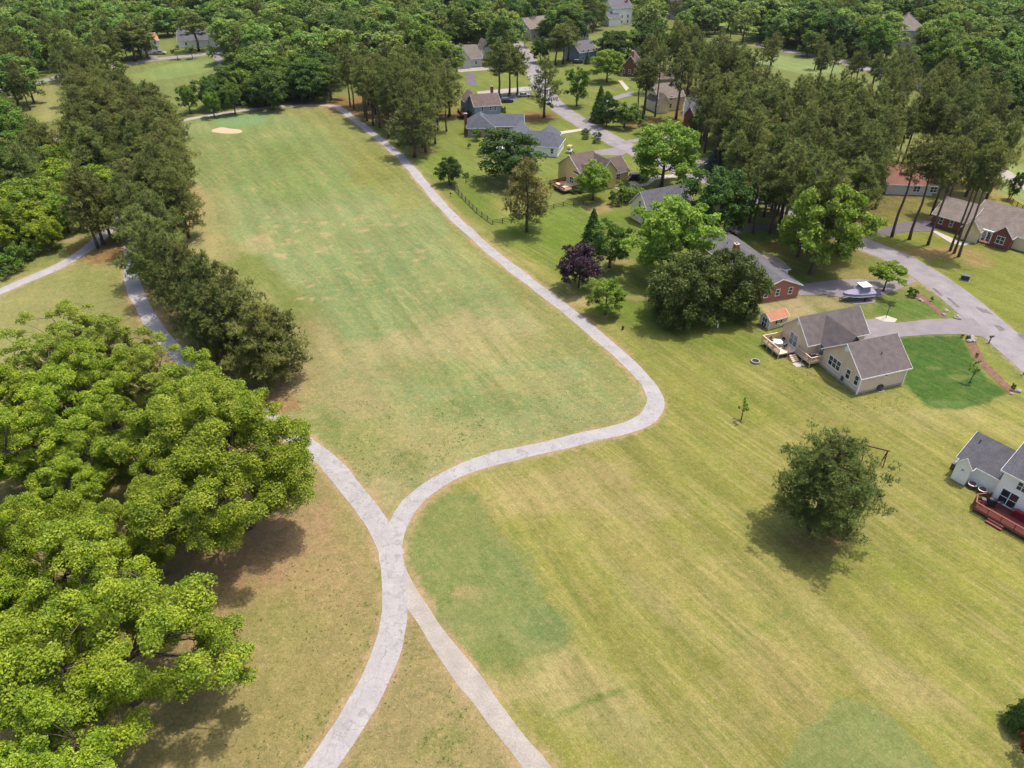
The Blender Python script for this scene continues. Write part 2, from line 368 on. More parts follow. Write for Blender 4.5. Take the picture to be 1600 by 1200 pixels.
# green and its collar
region([(318,190),(345,178),(400,174),(428,182),(424,194),(390,200),(340,203)], C(140,168,98), 6, 3, .9, (0,.1,.5))
region([(333,188),(352,181),(395,178),(420,182),(419,190),(395,196),(360,198),(340,195)], C(146,176,126), 2, 0, 1, (0,0,.1))
# right rough
for b in [(850,770,150,34,C(202,178,128),.75,.9,-12),(1000,860,120,60,C(188,172,108),.6,.9,30),(1120,800,100,60,C(162,160,80),.55),(1100,700,90,40,C(168,164,84),.6),(1150,640,90,40,C(148,154,64),.7),
          (1100,560,110,40,C(150,156,70),.7),(1040,500,80,20,C(160,160,84),.6),(1450,740,90,60,C(178,172,92),.6),(1480,900,110,60,C(172,170,76),.7),(1400,880,90,40,C(152,158,72),.6),
          (1250,960,110,50,C(180,168,104),.6,.9,30),(1100,1000,110,50,C(166,160,88),.5),(1420,1080,120,36,C(196,176,126),.65,.9,25),(1220,1080,90,60,C(186,166,112),.6,.9,35),(1560,1000,90,70,C(164,164,80),.6),
          (1460,650,90,20,C(190,176,118),.5),(1330,640,70,18,C(176,166,104),.5),(900,1060,120,40,C(206,184,136),.7,.9,30),(960,1140,130,40,C(188,174,122),.6,.9,25),(1120,1140,100,40,C(176,166,104),.5),
          (800,1060,60,30,C(202,182,132),.6),(1300,720,70,30,C(150,154,66),.6),(1520,1130,90,40,C(160,162,82),.6),(1000,790,70,20,C(196,176,124),.6),(1180,900,80,30,C(176,164,100),.5),
          (1010,930,90,16,C(196,180,126),.5,.9,40),(1340,1000,120,16,C(198,180,128),.5,.9,36),(1500,820,70,20,C(186,180,104),.5,.9,35),(1090,760,60,30,C(156,156,76),.6)]: blob(*b)
region([(632,850),(640,800),(690,765),(740,775),(775,830),(830,900),(900,985),(885,1010),(800,1045),(740,1050),(690,990),(650,915)], G_BLUE, 5, 7, .85, (.2,.25,.25))
for b in [(700,810,60,30,C(150,156,88),.6),(735,925,24,10,C(204,178,134),.6),(790,890,50,50,C(134,150,92),.6),(720,980,50,24,C(160,164,106),.5),(850,980,40,26,C(130,150,96),.6),(680,870,40,40,C(148,158,94),.5),(770,1040,60,20,C(140,150,80),.6),
          (900,1105,60,5,C(124,148,70),.75,.6,-24),(960,1082,50,5,C(126,146,72),.7,.6,-20),(1190,980,70,6,C(136,152,84),.5,.7,-28)]: blob(*b)
region([(1210,1230),(1255,1150),(1310,1092),(1370,1105),(1430,1160),(1480,1230)], C(150,160,102), 5, 8, .85, (.15,.2,.2))
# lawns about the houses
region([(560,185),(640,245),(700,225),(760,265),(780,340),(850,350),(900,330),(960,330),(1000,300),(1100,300),(1180,330),(1280,430),(1250,500),(1190,560),(1060,540),(940,495),(890,440),(790,380),(700,305),(620,230)], G_LAWN, 18, 10, .95, (.1,.15,.7))
region([(640,130),(860,60),(990,80),(1130,180),(1180,260),(1150,330),(960,330),(760,270),(690,215)], C(138,152,66), 14, 8, .9, (.1,.15,.6))
region([(1340,370),(1600,300),(1800,420),(1800,600),(1640,560),(1500,460)], C(150,156,66), 14, 8, .95, (.1,.2,.6))
region([(560,186),(640,250),(720,330),(790,388),(880,445),(940,500),(960,510),(900,470),(800,405),(700,318)], C(182,174,108), 10, 8, .8)
region([(715,290),(775,345),(850,325),(900,312),(960,330),(900,420),(880,390),(800,370),(770,352)], C(122,150,48), 10, 6, .8)
region([(1405,530),(1450,524),(1500,524),(1510,540),(1540,590),(1578,612),(1545,630),(1500,640),(1455,640),(1415,600)], G_DEEP, 3, 3, .95, (.1,.05,.3))
region([(1375,492),(1440,500),(1475,490),(1470,470),(1430,465),(1380,470),(1360,485)], C(100,132,54), 8, 5, .9, (.1,.05,.3))
region([(1505,525),(1530,535),(1590,590),(1640,640),(1600,625),(1545,590)], C(160,164,76), 6, 5, .9)
for b in [(1225,480,36,16,C(212,184,152),.9),(1300,472,26,10,C(200,176,140),.8),(1200,520,30,20,C(150,156,70),.5),(1290,605,60,22,C(140,146,74),.6),(1120,520,60,12,C(150,152,66),.5),(965,410,30,8,C(196,168,120),.7),(990,465,40,5,C(196,170,126),.6),
          (905,470,20,8,C(206,176,136),.7),(935,325,24,8,C(204,168,128),.7),(1500,590,18,5,C(150,150,90),.6),(1460,575,18,3,C(130,146,90),.5),(1470,630,40,6,C(124,146,84),.5),(1250,600,60,26,C(150,152,70),.6),(1180,590,40,12,C(168,164,84),.5),
          (1290,395,60,30,C(140,128,66),.7),(1225,385,40,10,C(178,138,84),.6),(1420,440,20,8,C(204,170,126),.6),(1345,430,30,8,C(188,160,110),.6),
          (830,190,34,8,C(140,118,66),.5),(870,205,60,10,C(152,156,70),.5)]: blob(*b)
# pine straw and bare soil below the pines
for b in [(600,165,110,16,G_STRAW,.9),(640,185,80,10,C(150,130,74),.7),(840,182,26,7,G_STRAW,.9),(1022,192,50,9,G_STRAW,.95),(1085,165,50,30,C(150,110,70),.8),(420,625,50,26,G_STRAW,.85),(360,560,80,36,G_STRAW,.7),(165,395,50,20,G_STRAW,.85),
          (260,470,60,60,C(170,136,92),.6),(450,600,40,30,C(204,166,132),.6),(1272,850,44,22,C(150,110,76),.55),(1300,840,30,10,C(160,120,84),.5),(1420,330,110,30,C(148,136,72),.7),(1330,300,120,40,C(120,96,62),.7),(1480,345,40,10,G_STRAW,.6),(1470,395,70,9,C(196,152,112),.8),(1530,410,24,6,C(196,152,112),.8),(1540,300,60,26,C(196,166,104),.7),
          (705,182,16,5,G_STRAW,.8),(660,235,18,5,G_STRAW,.7),(1200,205,70,50,C(120,100,64),.7),(100,240,90,40,C(140,122,80),.6),(380,880,90,60,C(198,154,124),.85),(470,830,70,60,C(206,164,134),.85),(320,980,70,70,C(176,142,104),.6),(520,900,60,70,C(198,164,126),.65),(430,980,80,50,C(164,158,96),.6),(460,1100,90,60,C(170,158,100),.5),
          (100,720,120,90,C(150,128,86),.6),(420,780,40,30,C(206,168,138),.6),(95,372,40,7,C(206,180,140),.8),(60,430,60,10,C(180,176,112),.5),(30,470,60,10,C(186,178,120),.5),(150,440,40,20,C(150,156,80),.5),(650,1100,60,60,C(180,158,116),.5),(690,1160,40,20,C(150,152,84),.5)]: blob(*b)
# open fields far away
region([(205,118),(270,98),(335,92),(342,104),(310,116),(240,126)], C(152,172,104), 4, 2, 1)
region([(1195,84),(1290,94),(1330,112),(1270,118),(1180,100)], C(160,178,116), 4, 2, 1)
region([(1100,28),(1190,40),(1188,54),(1120,42)], C(150,182,88), 3, 1, 1)
region([(1560,240),(1640,280),(1640,330),(1560,300)], C(160,176,110), 4, 2, 1)
region([(40,140),(90,130),(95,190),(60,190)], C(176,172,112), 5, 3, 1)
# trampled soil beside paths, distance kept as an attribute
pd = np.full(len(X), 99.0); near = front & (Y < 420) & (np.abs(X) < 230)
for k, (pts, wd) in PATHS.items():
    i = np.nonzero(near)[0]; d = seg_dist(X[i], Y[i], PATHXY[k][::3], False) - wd / 2; pd[i] = np.minimum(pd[i], d)
for k, (pts, wd) in ROADS.items():
    i = np.nonzero(front & (Y < 700) & (np.abs(X) < 400))[0]; d = seg_dist(X[i], Y[i], ROADXY[k][::3], False) - wd / 2; pd[i] = np.minimum(pd[i], d + .25)
col *= np.array([.83, .875, .77]); bigm = fbm(X * .05 + 9, Y * .05 + 3); col *= (1 + (bigm - .47)[:, None] * .22)
nx, ny = len(gx), len(gy)
gm = bpy.data.meshes.new('ground')
Z = np.zeros(len(X))
gm.vertices.add(len(X)); gm.vertices.foreach_set('co', np.stack([X, Y, Z], 1).astype(np.float32).ravel())
ii = (np.arange(ny - 1)[:, None] * nx + np.arange(nx - 1)[None]).ravel()
fq = np.stack([ii, ii + 1, ii + 1 + nx, ii + nx], 1)
# the sand bunker and the pond are cut out of the sheet
BUNK = [(331,203),(345,199),(360,201),(376,203),(377,207),(362,209),(345,208),(332,206)]
POND = [(-70,402),(-40,394),(0,391),(22,394),(35,402),(30,412),(10,420),(-40,432),(-80,425)]
fc = (X[fq].mean(1), Y[fq].mean(1)); fu, fv = px(fc[0], np.maximum(fc[1], 15))
keep = ~(in_poly(fu, fv, [(p[0]*1.0, p[1]) for p in POND]) & (fc[1] > 20))
fq = fq[keep]
gm.loops.add(len(fq) * 4); gm.loops.foreach_set('vertex_index', fq.ravel().astype(np.int32))
gm.polygons.add(len(fq)); gm.polygons.foreach_set('loop_start', (np.arange(len(fq)) * 4).astype(np.int32)); gm.polygons.foreach_set('loop_total', np.full(len(fq), 4, np.int32))
gm.update(calc_edges=True)
for nm, dat in (('turf', col), ('cover', msk)):
    a = gm.attributes.new(nm, 'FLOAT_COLOR', 'POINT'); a.data.foreach_set('color', np.concatenate([dat, np.ones((len(X), 1))], 1).astype(np.float32).ravel())
a = gm.attributes.new('verge', 'FLOAT', 'POINT'); a.data.foreach_set('value', pd.astype(np.float32))
def ground_mat():
    m, N, L, P = newmat('turf')
    def attr(n): q = N.new('ShaderNodeAttribute'); q.attribute_name = n; return q
    tc = N.new('ShaderNodeTexCoord')
    def noise(scale, det=4, vec=None, rough=.6):
        q = N.new('ShaderNodeTexNoise'); q.inputs['Scale'].default_value = scale; q.inputs['Detail'].default_value = det; q.inputs['Roughness'].default_value = rough
        L.new(vec or tc.outputs['Object'], q.inputs['Vector']); return q.outputs[0]
    def rng(v, a, b, c, d):
        q = N.new('ShaderNodeMapRange'); L.new(v, q.inputs[0])
        for k, z in zip((1, 2, 3, 4), (a, b, c, d)): q.inputs[k].default_value = z
        return q.outputs[0]
    def math_(op, a, b):
        q = N.new('ShaderNodeMath'); q.operation = op
        for k, z in ((0, a), (1, b)):
            if isinstance(z, (int, float)): q.inputs[k].default_value = z
            else: L.new(z, q.inputs[k])
        return q.outputs[0]
    def mapped(ang, sx, sy):
        q = N.new('ShaderNodeMapping'); q.vector_type = 'TEXTURE'; q.inputs['Rotation'].default_value = (0, 0, R(ang)); q.inputs['Scale'].default_value = (sx, sy, 1)
        L.new(tc.outputs['Object'], q.inputs[0]); return q.outputs[0]
    def mix(f, a, b):
        q = N.new('ShaderNodeMix'); q.data_type = 'RGBA'; 
        if isinstance(f, (int, float)): q.inputs[0].default_value = f
        else: L.new(f, q.inputs[0])
        for k, z in ((6, a), (7, b)):
            if isinstance(z, tuple): q.inputs[k].default_value = (*z, 1)
            else: L.new(z, q.inputs[k])
        return q.outputs[2]
    base = attr('turf').outputs['Color']; sep = N.new('ShaderNodeSeparateColor'); L.new(attr('cover').outputs['Color'], sep.inputs[0])
    # mottling: two scales push the turf towards straw and towards green
    dry = rng(sep.outputs[1], 0, .5, .08, .5); c = mix(math_('MULTIPLY', rng(noise(.55, 7, None, .7), .46, .66, 0, 1), dry), base, C(196, 175, 116))
    c = mix(math_('MULTIPLY', rng(noise(.8, 7, mapped(20, 1.3, 1), .7), .5, .68, 0, 1), .5), c, C(112, 126, 58))
    # mown streaks along two directions
    st = noise(1.1, 5, mapped(-55, 16, .8), .65); st2 = noise(.9, 4, mapped(-66, 22, 1.1), .6)
    brk = rng(noise(.07, 4), .38, .62, .1, 1); brk2 = rng(noise(.06, 4, mapped(40, 1, 1.4)), .4, .65, .1, 1)
    sm = math_('MULTIPLY', math_('MULTIPLY', rng(st, .46, .68, 0, .75), brk), sep.outputs[2]); c = mix(sm, c, C(200, 182, 124))
    sm2 = math_('MULTIPLY', math_('MULTIPLY', rng(st2, .46, .68, 0, .7), brk2), sep.outputs[2]); c = mix(sm2, c, C(122, 134, 62))
    # fine blade streaks and broad mower passes
    fs = rng(noise(1.6, 5, mapped(-54, 7, .22), .7), .35, .65, .86, 1.14)
    wv = N.new('ShaderNodeTexWave'); wv.bands_direction = 'Y'; wv.inputs['Scale'].default_value = .055; wv.inputs['Distortion'].default_value = 1.6; wv.inputs['Detail'].default_value = 2; wv.inputs['Detail Scale'].default_value = .3; L.new(mapped(-65, 1, 1), wv.inputs[0])
    ms_ = N.new('ShaderNodeMix'); ms_.data_type = 'FLOAT'; L.new(sep.outputs[2], ms_.inputs[0]); ms_.inputs[2].default_value = 1; L.new(math_('MULTIPLY', fs, rng(wv.outputs[1], .2, .8, .94, 1.06)), ms_.inputs[3])
    sv = N.new('ShaderNodeVectorMath'); sv.operation = 'SCALE'; L.new(c, sv.inputs[0]); L.new(ms_.outputs[0], sv.inputs['Scale']); c = sv.outputs[0]
    # dry flecks, weeds
    fl = math_('MULTIPLY', rng(noise(2.2, 3), .60, .68, 0, .75), sep.outputs[1]); c = mix(fl, c, C(214, 194, 150))
    wd = math_('MULTIPLY', rng(noise(2.8, 4), .60, .66, 0, .8), sep.outputs[0]); c = mix(wd, c, C(98, 116, 56))
    # soil beside the paths
    vg = math_('ADD', attr('verge').outputs['Fac'], math_('MULTIPLY', math_('SUBTRACT', noise(.9, 5), .5), 2.6))
    c = mix(math_('MULTIPLY', rng(vg, 1.0, .25, 0, .9), rng(noise(.16, 4), .38, .58, .15, 1)), c, C(200, 170, 130))
    g1 = math_('MULTIPLY', rng(noise(6, 4, None, .75), .3, .7, .68, 1.32), rng(noise(1.9, 5, None, .7), .32, .68, .84, 1.16)); g2 = rng(noise(.05, 3), .3, .7, .92, 1.08)
    vm = N.new('ShaderNodeVectorMath'); vm.operation = 'SCALE'; L.new(c, vm.inputs[0]); L.new(math_('MULTIPLY', g1, g2), vm.inputs['Scale'])
    L.new(vm.outputs[0], P.inputs['Base Color']); P.inputs['Roughness'].default_value = .95; P.inputs['Specular IOR Level'].default_value = .1
    b = N.new('ShaderNodeBump'); b.inputs['Strength'].default_value = .5; b.inputs['Distance'].default_value = .12
    L.new(noise(5, 5), b.inputs['Height']); L.new(b.outputs[0], P.inputs['Normal'])
    return m
turf = ground_mat(); go = obj('ground', gm, turf); tag(go, 'mown golf course turf and lawns', kind='structure')

def ribbon(name, line, wd, z, mat, label, jit=.12, seed=1):
    rr = np.random.RandomState(seed); n = len(line)
    d = np.gradient(line, axis=0); d /= np.linalg.norm(d, axis=1)[:, None]; nrm = np.stack([-d[:, 1], d[:, 0]], 1)
    k = np.ones(5) / 5; wob = lambda: np.convolve(rr.randn(n + 4), k, 'valid') * jit
    a = line + nrm * (wd / 2 + wob())[:, None]; b = line - nrm * (wd / 2 + wob())[:, None]
    mb = MB()
    v = [(*p, z) for p in a] + [(*line[i], z + .02) for i in range(n)] + [(*p, z) for p in b] 
    f = [(i + n, i + n + 1, i + 1, i) for i in range(n - 1)] + [(i + 2*n, i + 2*n + 1, i + n + 1, i + n) for i in range(n - 1)]
    mb.add(v, f); o = mb.build(name, mat, smooth=True); tag(o, label, kind='structure'); return o
def path_mat():
    m = M('path_asphalt', C(202, 197, 197), .92, .10, .5, .2, fine=.10)
    N = m.node_tree.nodes; L = m.node_tree.links; P = N['Principled BSDF']; tc = N.new('ShaderNodeTexCoord')
    # cracked darker and paler patches
    src = P.inputs['Base Color'].links[0].from_socket
    v = N.new('ShaderNodeTexNoise'); v.inputs['Scale'].default_value = .9; v.inputs['Detail'].default_value = 8; v.inputs['Distortion'].default_value = 1.2; L.new(tc.outputs['Object'], v.inputs[0])
    r = N.new('ShaderNodeMapRange'); r.inputs[1].default_value = .56; r.inputs[2].default_value = .72; L.new(v.outputs[0], r.inputs[0])
    mx = N.new('ShaderNodeMix'); mx.data_type = 'RGBA'; L.new(r.outputs[0], mx.inputs[0]); L.new(src, mx.inputs[6]); mx.inputs[7].default_value = (*C(178, 170, 172), 1)
    wv = N.new('ShaderNodeTexNoise'); wv.inputs['Scale'].default_value = 1.1; wv.inputs['Detail'].default_value = 4; L.new(tc.outputs['Object'], wv.inputs[0])
    sc2 = N.new('ShaderNodeVectorMath'); sc2.operation = 'MULTIPLY_ADD'; sc2.inputs[1].default_value = (1.6, 1.6, 1.6); L.new(wv.outputs['Color'], sc2.inputs[0]); L.new(tc.outputs['Object'], sc2.inputs[2])
    vo = N.new('ShaderNodeTexVoronoi'); vo.feature = 'DISTANCE_TO_EDGE'; vo.inputs['Scale'].default_value = .24; L.new(sc2.outputs[0], vo.inputs[0])
    r2 = N.new('ShaderNodeMapRange'); r2.inputs[1].default_value = 0; r2.inputs[2].default_value = .014; r2.inputs[3].default_value = .4; r2.inputs[4].default_value = 0; L.new(vo.outputs[0], r2.inputs[0])
    m2 = N.new('ShaderNodeMix'); m2.data_type = 'RGBA'; L.new(r2.outputs[0], m2.inputs[0]); L.new(mx.outputs[2], m2.inputs[6]); m2.inputs[7].default_value = (*C(128, 118, 108), 1)
    L.new(m2.outputs[2], P.inputs['Base Color']); return m
pathm = path_mat()
PN = {'loop': ('cart_path', 'pale asphalt cart path looping round the right of the fairway', .006), 'left': ('cart_path', 'grey asphalt cart path running along the pine row', .018),
      'stem': ('cart_path', 'broad worn cart path running to the bottom of the photo', .030), 'spur': ('gravel_path', 'sandy spur path forking to the lower right', .012), 'west': ('cart_path', 'narrow pale path curving past the pond', .024)}
for i, k in enumerate(PN): ribbon(PN[k][0], PATHXY[k], PATHS[k][1], PN[k][2], gravel if k == 'spur' else pathm, PN[k][1], .24, i)
RN = {'street': ('street', 'pale grey residential street'), 'west_road': ('street', 'far road with grass on both sides, upper left'), 'east_road': ('street', 'far road behind the pine wood')}
for i, k in enumerate(RN): ribbon(RN[k][0], ROADXY[k], ROADS[k][1], .03, asphalt_old, RN[k][1], .12, 20 + i)
def slab(name, poly, z, mat, label, th=0.0, kind='structure'):
    P = [at(*p) for p in poly]; n = len(P)
    mb = MB()
    if th: mb.add([(*p, 0.001) for p in P] + [(*p, z) for p in P], [tuple(range(n, 2*n))] + [(i, (i+1) % n, n + (i+1) % n, n + i) for i in range(n)])
    else: mb.add([(*p, z) for p in P], [tuple(range(n))])
    m = mb.mesh(name)
    if m.polygons[0].normal.z < 0: m.flip_normals()
    return tag(obj(name, m, mat), label, kind=kind)
slab('driveway', [(1352,500),(1374,497),(1388,503),(1402,505),(1450,499),(1520,497),(1548,524),(1540,527),(1500,522),(1455,523),(1400,527),(1345,533)], .042, asphalt_drive, 'smooth grey driveway leading to the beige house')
slab('concrete_pad', [(1366,497),(1385,493),(1402,499),(1398,504),(1382,503)], .055, concrete, 'small concrete pad beside the beige house driveway')
slab('driveway', [(1243,446),(1275,441),(1310,437),(1345,436),(1390,440),(1424,434),(1432,440),(1405,452),(1368,466),(1366,474),(1335,476),(1318,466),(1290,460),(1248,462)], .046, asphalt_drive, 'worn driveway beside the brick ranch house')
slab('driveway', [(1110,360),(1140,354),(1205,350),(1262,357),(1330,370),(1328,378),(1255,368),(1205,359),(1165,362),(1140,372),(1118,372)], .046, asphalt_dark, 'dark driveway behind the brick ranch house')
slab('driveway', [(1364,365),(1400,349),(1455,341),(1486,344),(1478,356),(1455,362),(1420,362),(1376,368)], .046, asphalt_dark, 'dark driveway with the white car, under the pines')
slab('walkway', [(1455,361),(1462,361),(1490,373),(1503,378),(1518,374),(1523,378),(1504,385),(1484,379)], .05, concrete, 'white concrete walkway to the brick fronted house')
slab('driveway', [(925,236),(960,231),(984,236),(972,243),(940,243)], .046, asphalt_drive, 'driveway behind the yellow house')
slab('driveway', [(873,206),(908,201),(911,204),(876,210)], .05, concrete, 'white concrete driveway of the grey roofed house')
slab('driveway', [(946,225),(1000,216),(1080,209),(1080,214),(1000,221),(958,229)], .046, asphalt_drive, 'long driveway crossing to the red brick house')
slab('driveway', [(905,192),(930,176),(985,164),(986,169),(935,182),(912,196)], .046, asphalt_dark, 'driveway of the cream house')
slab('driveway', [(930,160),(975,146),(990,143),(990,148),(950,160)], .05, asphalt_drive, 'driveway of the brown roofed house')
slab('walkway', [(966,126),(972,126),(983,138),(978,142)], .05, concrete, 'curved white walkway in front of the brown roofed house')
slab('driveway', [(1080,252),(1120,244),(1200,238),(1200,246),(1130,254),(1085,262)], .046, asphalt_drive, 'driveway with parked cars below the brick house')
slab('patio', [(960,293),(990,282),(1000,288),(1010,286),(1020,275),(1060,272),(1060,277),(1024,281),(1012,290),(968,298)], .05, concrete, 'pale concrete walk and parking beside the yellow house')
slab('driveway', [(727,114),(742,114),(745,134),(730,134)], .046, asphalt_dark, 'dark driveway in front of the light grey house')
slab('driveway', [(715,108),(770,104),(772,109),(716,113)], .05, gravel, 'gravel strip in front of the light grey house')
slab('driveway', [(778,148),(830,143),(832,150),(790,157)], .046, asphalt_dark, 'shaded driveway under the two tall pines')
slab('street_crossing', [(745,143),(860,132),(862,138),(748,150)], .04, gravel, 'pale lane behind the blue house')
slab('service_path', [(1545,255),(1570,262),(1640,310),(1640,322),(1568,278),(1540,262)], .04, gravel, 'sandy track beyond the pines at the right edge')
slab('driveway', [(222,90),(228,85),(246,88),(248,93),(236,94)], .05, asphalt_drive, 'short driveway of the far white house')
slab('cart_turn', [(328,86),(340,84),(348,92),(347,100),(341,104),(338,96)], .05, asphalt_drive, 'road bend beside the far field')

for p_, lb in (([(1553,508),(1562,509),(1571,516),(1562,518)], 'dark repair patch on the street near the driveway mouth'), ([(1589,523),(1602,521),(1612,531),(1600,532)], 'dark wet patch on the street at the right edge'), ([(1455,450),(1461,451),(1474,462),(1470,463)], 'dark strip of wet soil at the street edge'), ([(1478,465),(1484,466),(1500,480),(1496,481)], 'dark broken asphalt along the street edge'), ([(1524,480),(1540,484),(1552,492),(1534,488)], 'faint tar patch in the middle of the street')):
    slab('asphalt_patch', p_, .058, asphalt_patch, lb)
# sand bunker: a shallow dish with a raised lip; pond water below its bank
def dish(name, poly, mat, depth, z0, label, rim=None):
    P = np.array([at(*p) for p in poly]); c = P.mean(0); n = 40
    L_ = smooth_line(list(P) + [P[0]], .6); mb = MB(); k = len(L_)
    rings = [(1.0, z0), (.8, z0 - depth * .6), (.45, z0 - depth), (.1, z0 - depth)]
    v = []
    for s_, z in rings: v += [(*(c + (p - c) * s_), z) for p in L_]
    f = []
    for r_ in range(len(rings) - 1):
        for i in range(k - 1): f.append((r_*k+i, r_*k+i+1, (r_+1)*k+i+1, (r_+1)*k+i))
    f.append(tuple(range(3*k, 4*k - 1))); mb.add(v, f); m = mb.mesh(name, True)
    if m.polygons[len(m.polygons) // 2].normal.z < 0: m.flip_normals()
    return tag(obj(name, m, mat), label, kind='structure')
dish('bunker', BUNK, sand, -.06, .012, 'pale sand bunker in front of the putting green')
P_ = np.array([at(*p) for p in POND]); c_ = P_.mean(0)
mb = MB(); L_ = smooth_line(list((P_ - c_) * 1.04 + c_) + [((P_ - c_) * 1.04 + c_)[0]], 1); n_ = len(L_)
mb.add([(*p, .02) for p in L_] + [(*(c_ + (p - c_) * .93), -.5) for p in L_], [(i, i+1, n_+i+1, n_+i) for i in range(n_-1)])
tag(mb.build('pond_bank', mulch), 'earth bank of the pond', kind='structure')
mb = MB(); mb.add([(*(c_ + (p - c_) * 1.0), -.3) for p in L_[:-1]], [tuple(range(n_ - 1))]); m_ = mb.mesh('pond')
if m_.polygons[0].normal.z < 0: m_.flip_normals()
tag(obj('pond', m_, water_m), 'green pond water at the left edge', kind='structure')
# mulch beds
slab('mulch_bed', [(1508,525),(1523,531),(1540,565),(1575,600),(1588,612),(1578,616),(1550,590),(1525,565),(1512,540)], .03, mulch, 'curved mulch bed beside the dark green lawn')
slab('mulch_bed', [(1430,456),(1444,462),(1468,484),(1482,494),(1472,497),(1458,484),(1440,470),(1425,464)], .03, mulch, 'narrow mulch bed above the beige house driveway')

# ---------------------------------------------------------------- trees
def leaves(rs, cen, nrm, size, asp=.62, fold=.25):
    """one folded pointed leaf face at each centre"""
    n = len(cen); nrm = nrm / (np.linalg.norm(nrm, axis=1)[:, None] + 1e-9)
    t = rs.randn(n, 3); t -= nrm * (t * nrm).sum(1)[:, None]; t /= np.linalg.norm(t, axis=1)[:, None]; b = np.cross(nrm, t)
    s = (size * (.65 + .7 * rs.rand(n)))[:, None]
    V = np.stack([cen - t * s * .5, cen + b * s * asp * .5 + nrm * s * fold * .4, cen + t * s * .5, cen - b * s * asp * .5 + nrm * s * fold * .4], 1)
    return V
def sph(rs, n):
    d = rs.randn(n, 3); return d / np.linalg.norm(d, axis=1)[:, None]
def limb(mb, rs, a, b, r0, r1, sag=.12, n=6, k=5):
    a = np.array(a, float); b = np.array(b, float); L = np.linalg.norm(b - a); w = rs.randn(3) * L * sag; w[2] = abs(w[2])
    pts = [a + (b - a) * t + w * math.sin(math.pi * t) for t in np.linspace(0, 1, k)]
    mb.tube(pts, list(np.linspace(r0, r1, k)), n)
PROTO = {}
def broadleaf(key, seed, h, rad, mat, nleaf, leaf=.3, clumps=34, low=.18, flat=.8, gap=.0, crc=(.2, .34), lobes=.3, trunk=.028, barkm=None):
    """crown made of leafy clumps on limbs; h = height, rad = crown radius"""
    rs = np.random.RandomState(seed); cz = h * (low + 1) / 2; rz = h * (1 - low) / 2
    d = sph(rs, clumps * 3); d = d[d[:, 2] > -.8][:clumps]
    ph = rs.rand(4) * 6.28
    lob = 1 + lobes * (np.sin(2 * np.arctan2(d[:, 1], d[:, 0]) + ph[0]) * .5 + np.sin(3 * np.arctan2(d[:, 1], d[:, 0]) + ph[1]) * .5) + rs.randn(len(d)) * .07
    rr = (.30 + .58 * rs.rand(len(d)) ** .5) * lob
    rc = rad * (crc[0] + (crc[1] - crc[0]) * rs.rand(len(d)))
    cc = np.stack([d[:, 0] * rr * rad, d[:, 1] * rr * rad, cz + d[:, 2] * rr * rz], 1)
    cc[:, 2] = np.minimum(cc[:, 2], h - rc * .55)
    # sub-clumps give a crumbly outline
    per = rc ** 2 / (rc ** 2).sum(); out = []; nr = []
    for i in range(len(cc)):
        m = max(6, int(nleaf * per[i])); ns = 7
        sd = sph(rs, ns); sd[:, 2] = np.where(sd[:, 2] < -.35, -sd[:, 2], sd[:, 2])
        sc_ = cc[i] + sd * rc[i] * .62 * np.array([1, 1, flat]); sr = rc[i] * (.38 + .25 * rs.rand(ns))
        w_ = rs.randint(0, ns, m); q = sph(rs, m); q[:, 2] = np.where(q[:, 2] < -.45, -q[:, 2] * .7, q[:, 2])
        ra = sr[w_] * (.55 + .5 * rs.rand(m) ** .6)
        out.append(sc_[w_] + q * ra[:, None] * np.array([1, 1, flat])); nr.append(q * .6 + np.array([0, 0, .45]) + rs.randn(m, 3) * .5)
    cen = np.concatenate(out); nr = np.concatenate(nr)
    kr = rad / np.percentile(np.hypot(cen[:, 0], cen[:, 1]), 97); cen[:, :2] *= kr; cc[:, :2] *= kr; kz = h / np.percentile(cen[:, 2], 99.7); cen[:, 2] *= kz; cc[:, 2] *= kz
    crown = quadmesh(key + '_crown', leaves(rs, cen, nr, leaf), mat)
    mb = MB(); tr = h * trunk; ft = h * (low * .9 + .12); lean = rs.randn(2) * h * .02
    top = np.array([lean[0], lean[1], cz + rz * .35])
    pts = [(0, 0, -.1), (lean[0]*.2, lean[1]*.2, ft * .35), (lean[0]*.5, lean[1]*.5, ft), tuple(np.array([lean[0]*.8, lean[1]*.8, (ft + top[2]) / 2])), tuple(top)]
    mb.tube(pts, [tr * 1.45, tr * 1.0, tr * .85, tr * .5, tr * .15], 9)
    mains = []
    for j in range(7):
        an = j * 2.4 + ph[2]; e = np.array([math.cos(an) * rad * .42, math.sin(an) * rad * .42, cz + rz * (-.25 + .12 * j)])
        st = np.array([lean[0]*.6, lean[1]*.6, ft + (cz + rz * .2 - ft) * j / 7]); pts = [st + (e - st) * t + np.array([0, 0, -.12 * rz]) * math.sin(math.pi * t) for t in (0, .35, .7, 1)]
        mb.tube(pts, [tr * .5, tr * .38, tr * .26, tr * .14], 6); mains += [(p, tr * r_) for p, r_ in zip(pts[1:], (.3, .24, .14))]
    for i in range(len(cc)):
        k = min(mains, key=lambda q: np.linalg.norm(q[0] - cc[i]) + .6 * max(0, q[0][2] - cc[i][2]))
        limb(mb, rs, k[0], cc[i] + np.array([0, 0, -.1 * rc[i]]), k[1] * .8, tr * .05, .16, 5)
    tm = mb.mesh(key + '_trunk', True); tm.materials.append(barkm or bark)
    PROTO[key] = (tm, crown, h, rad)
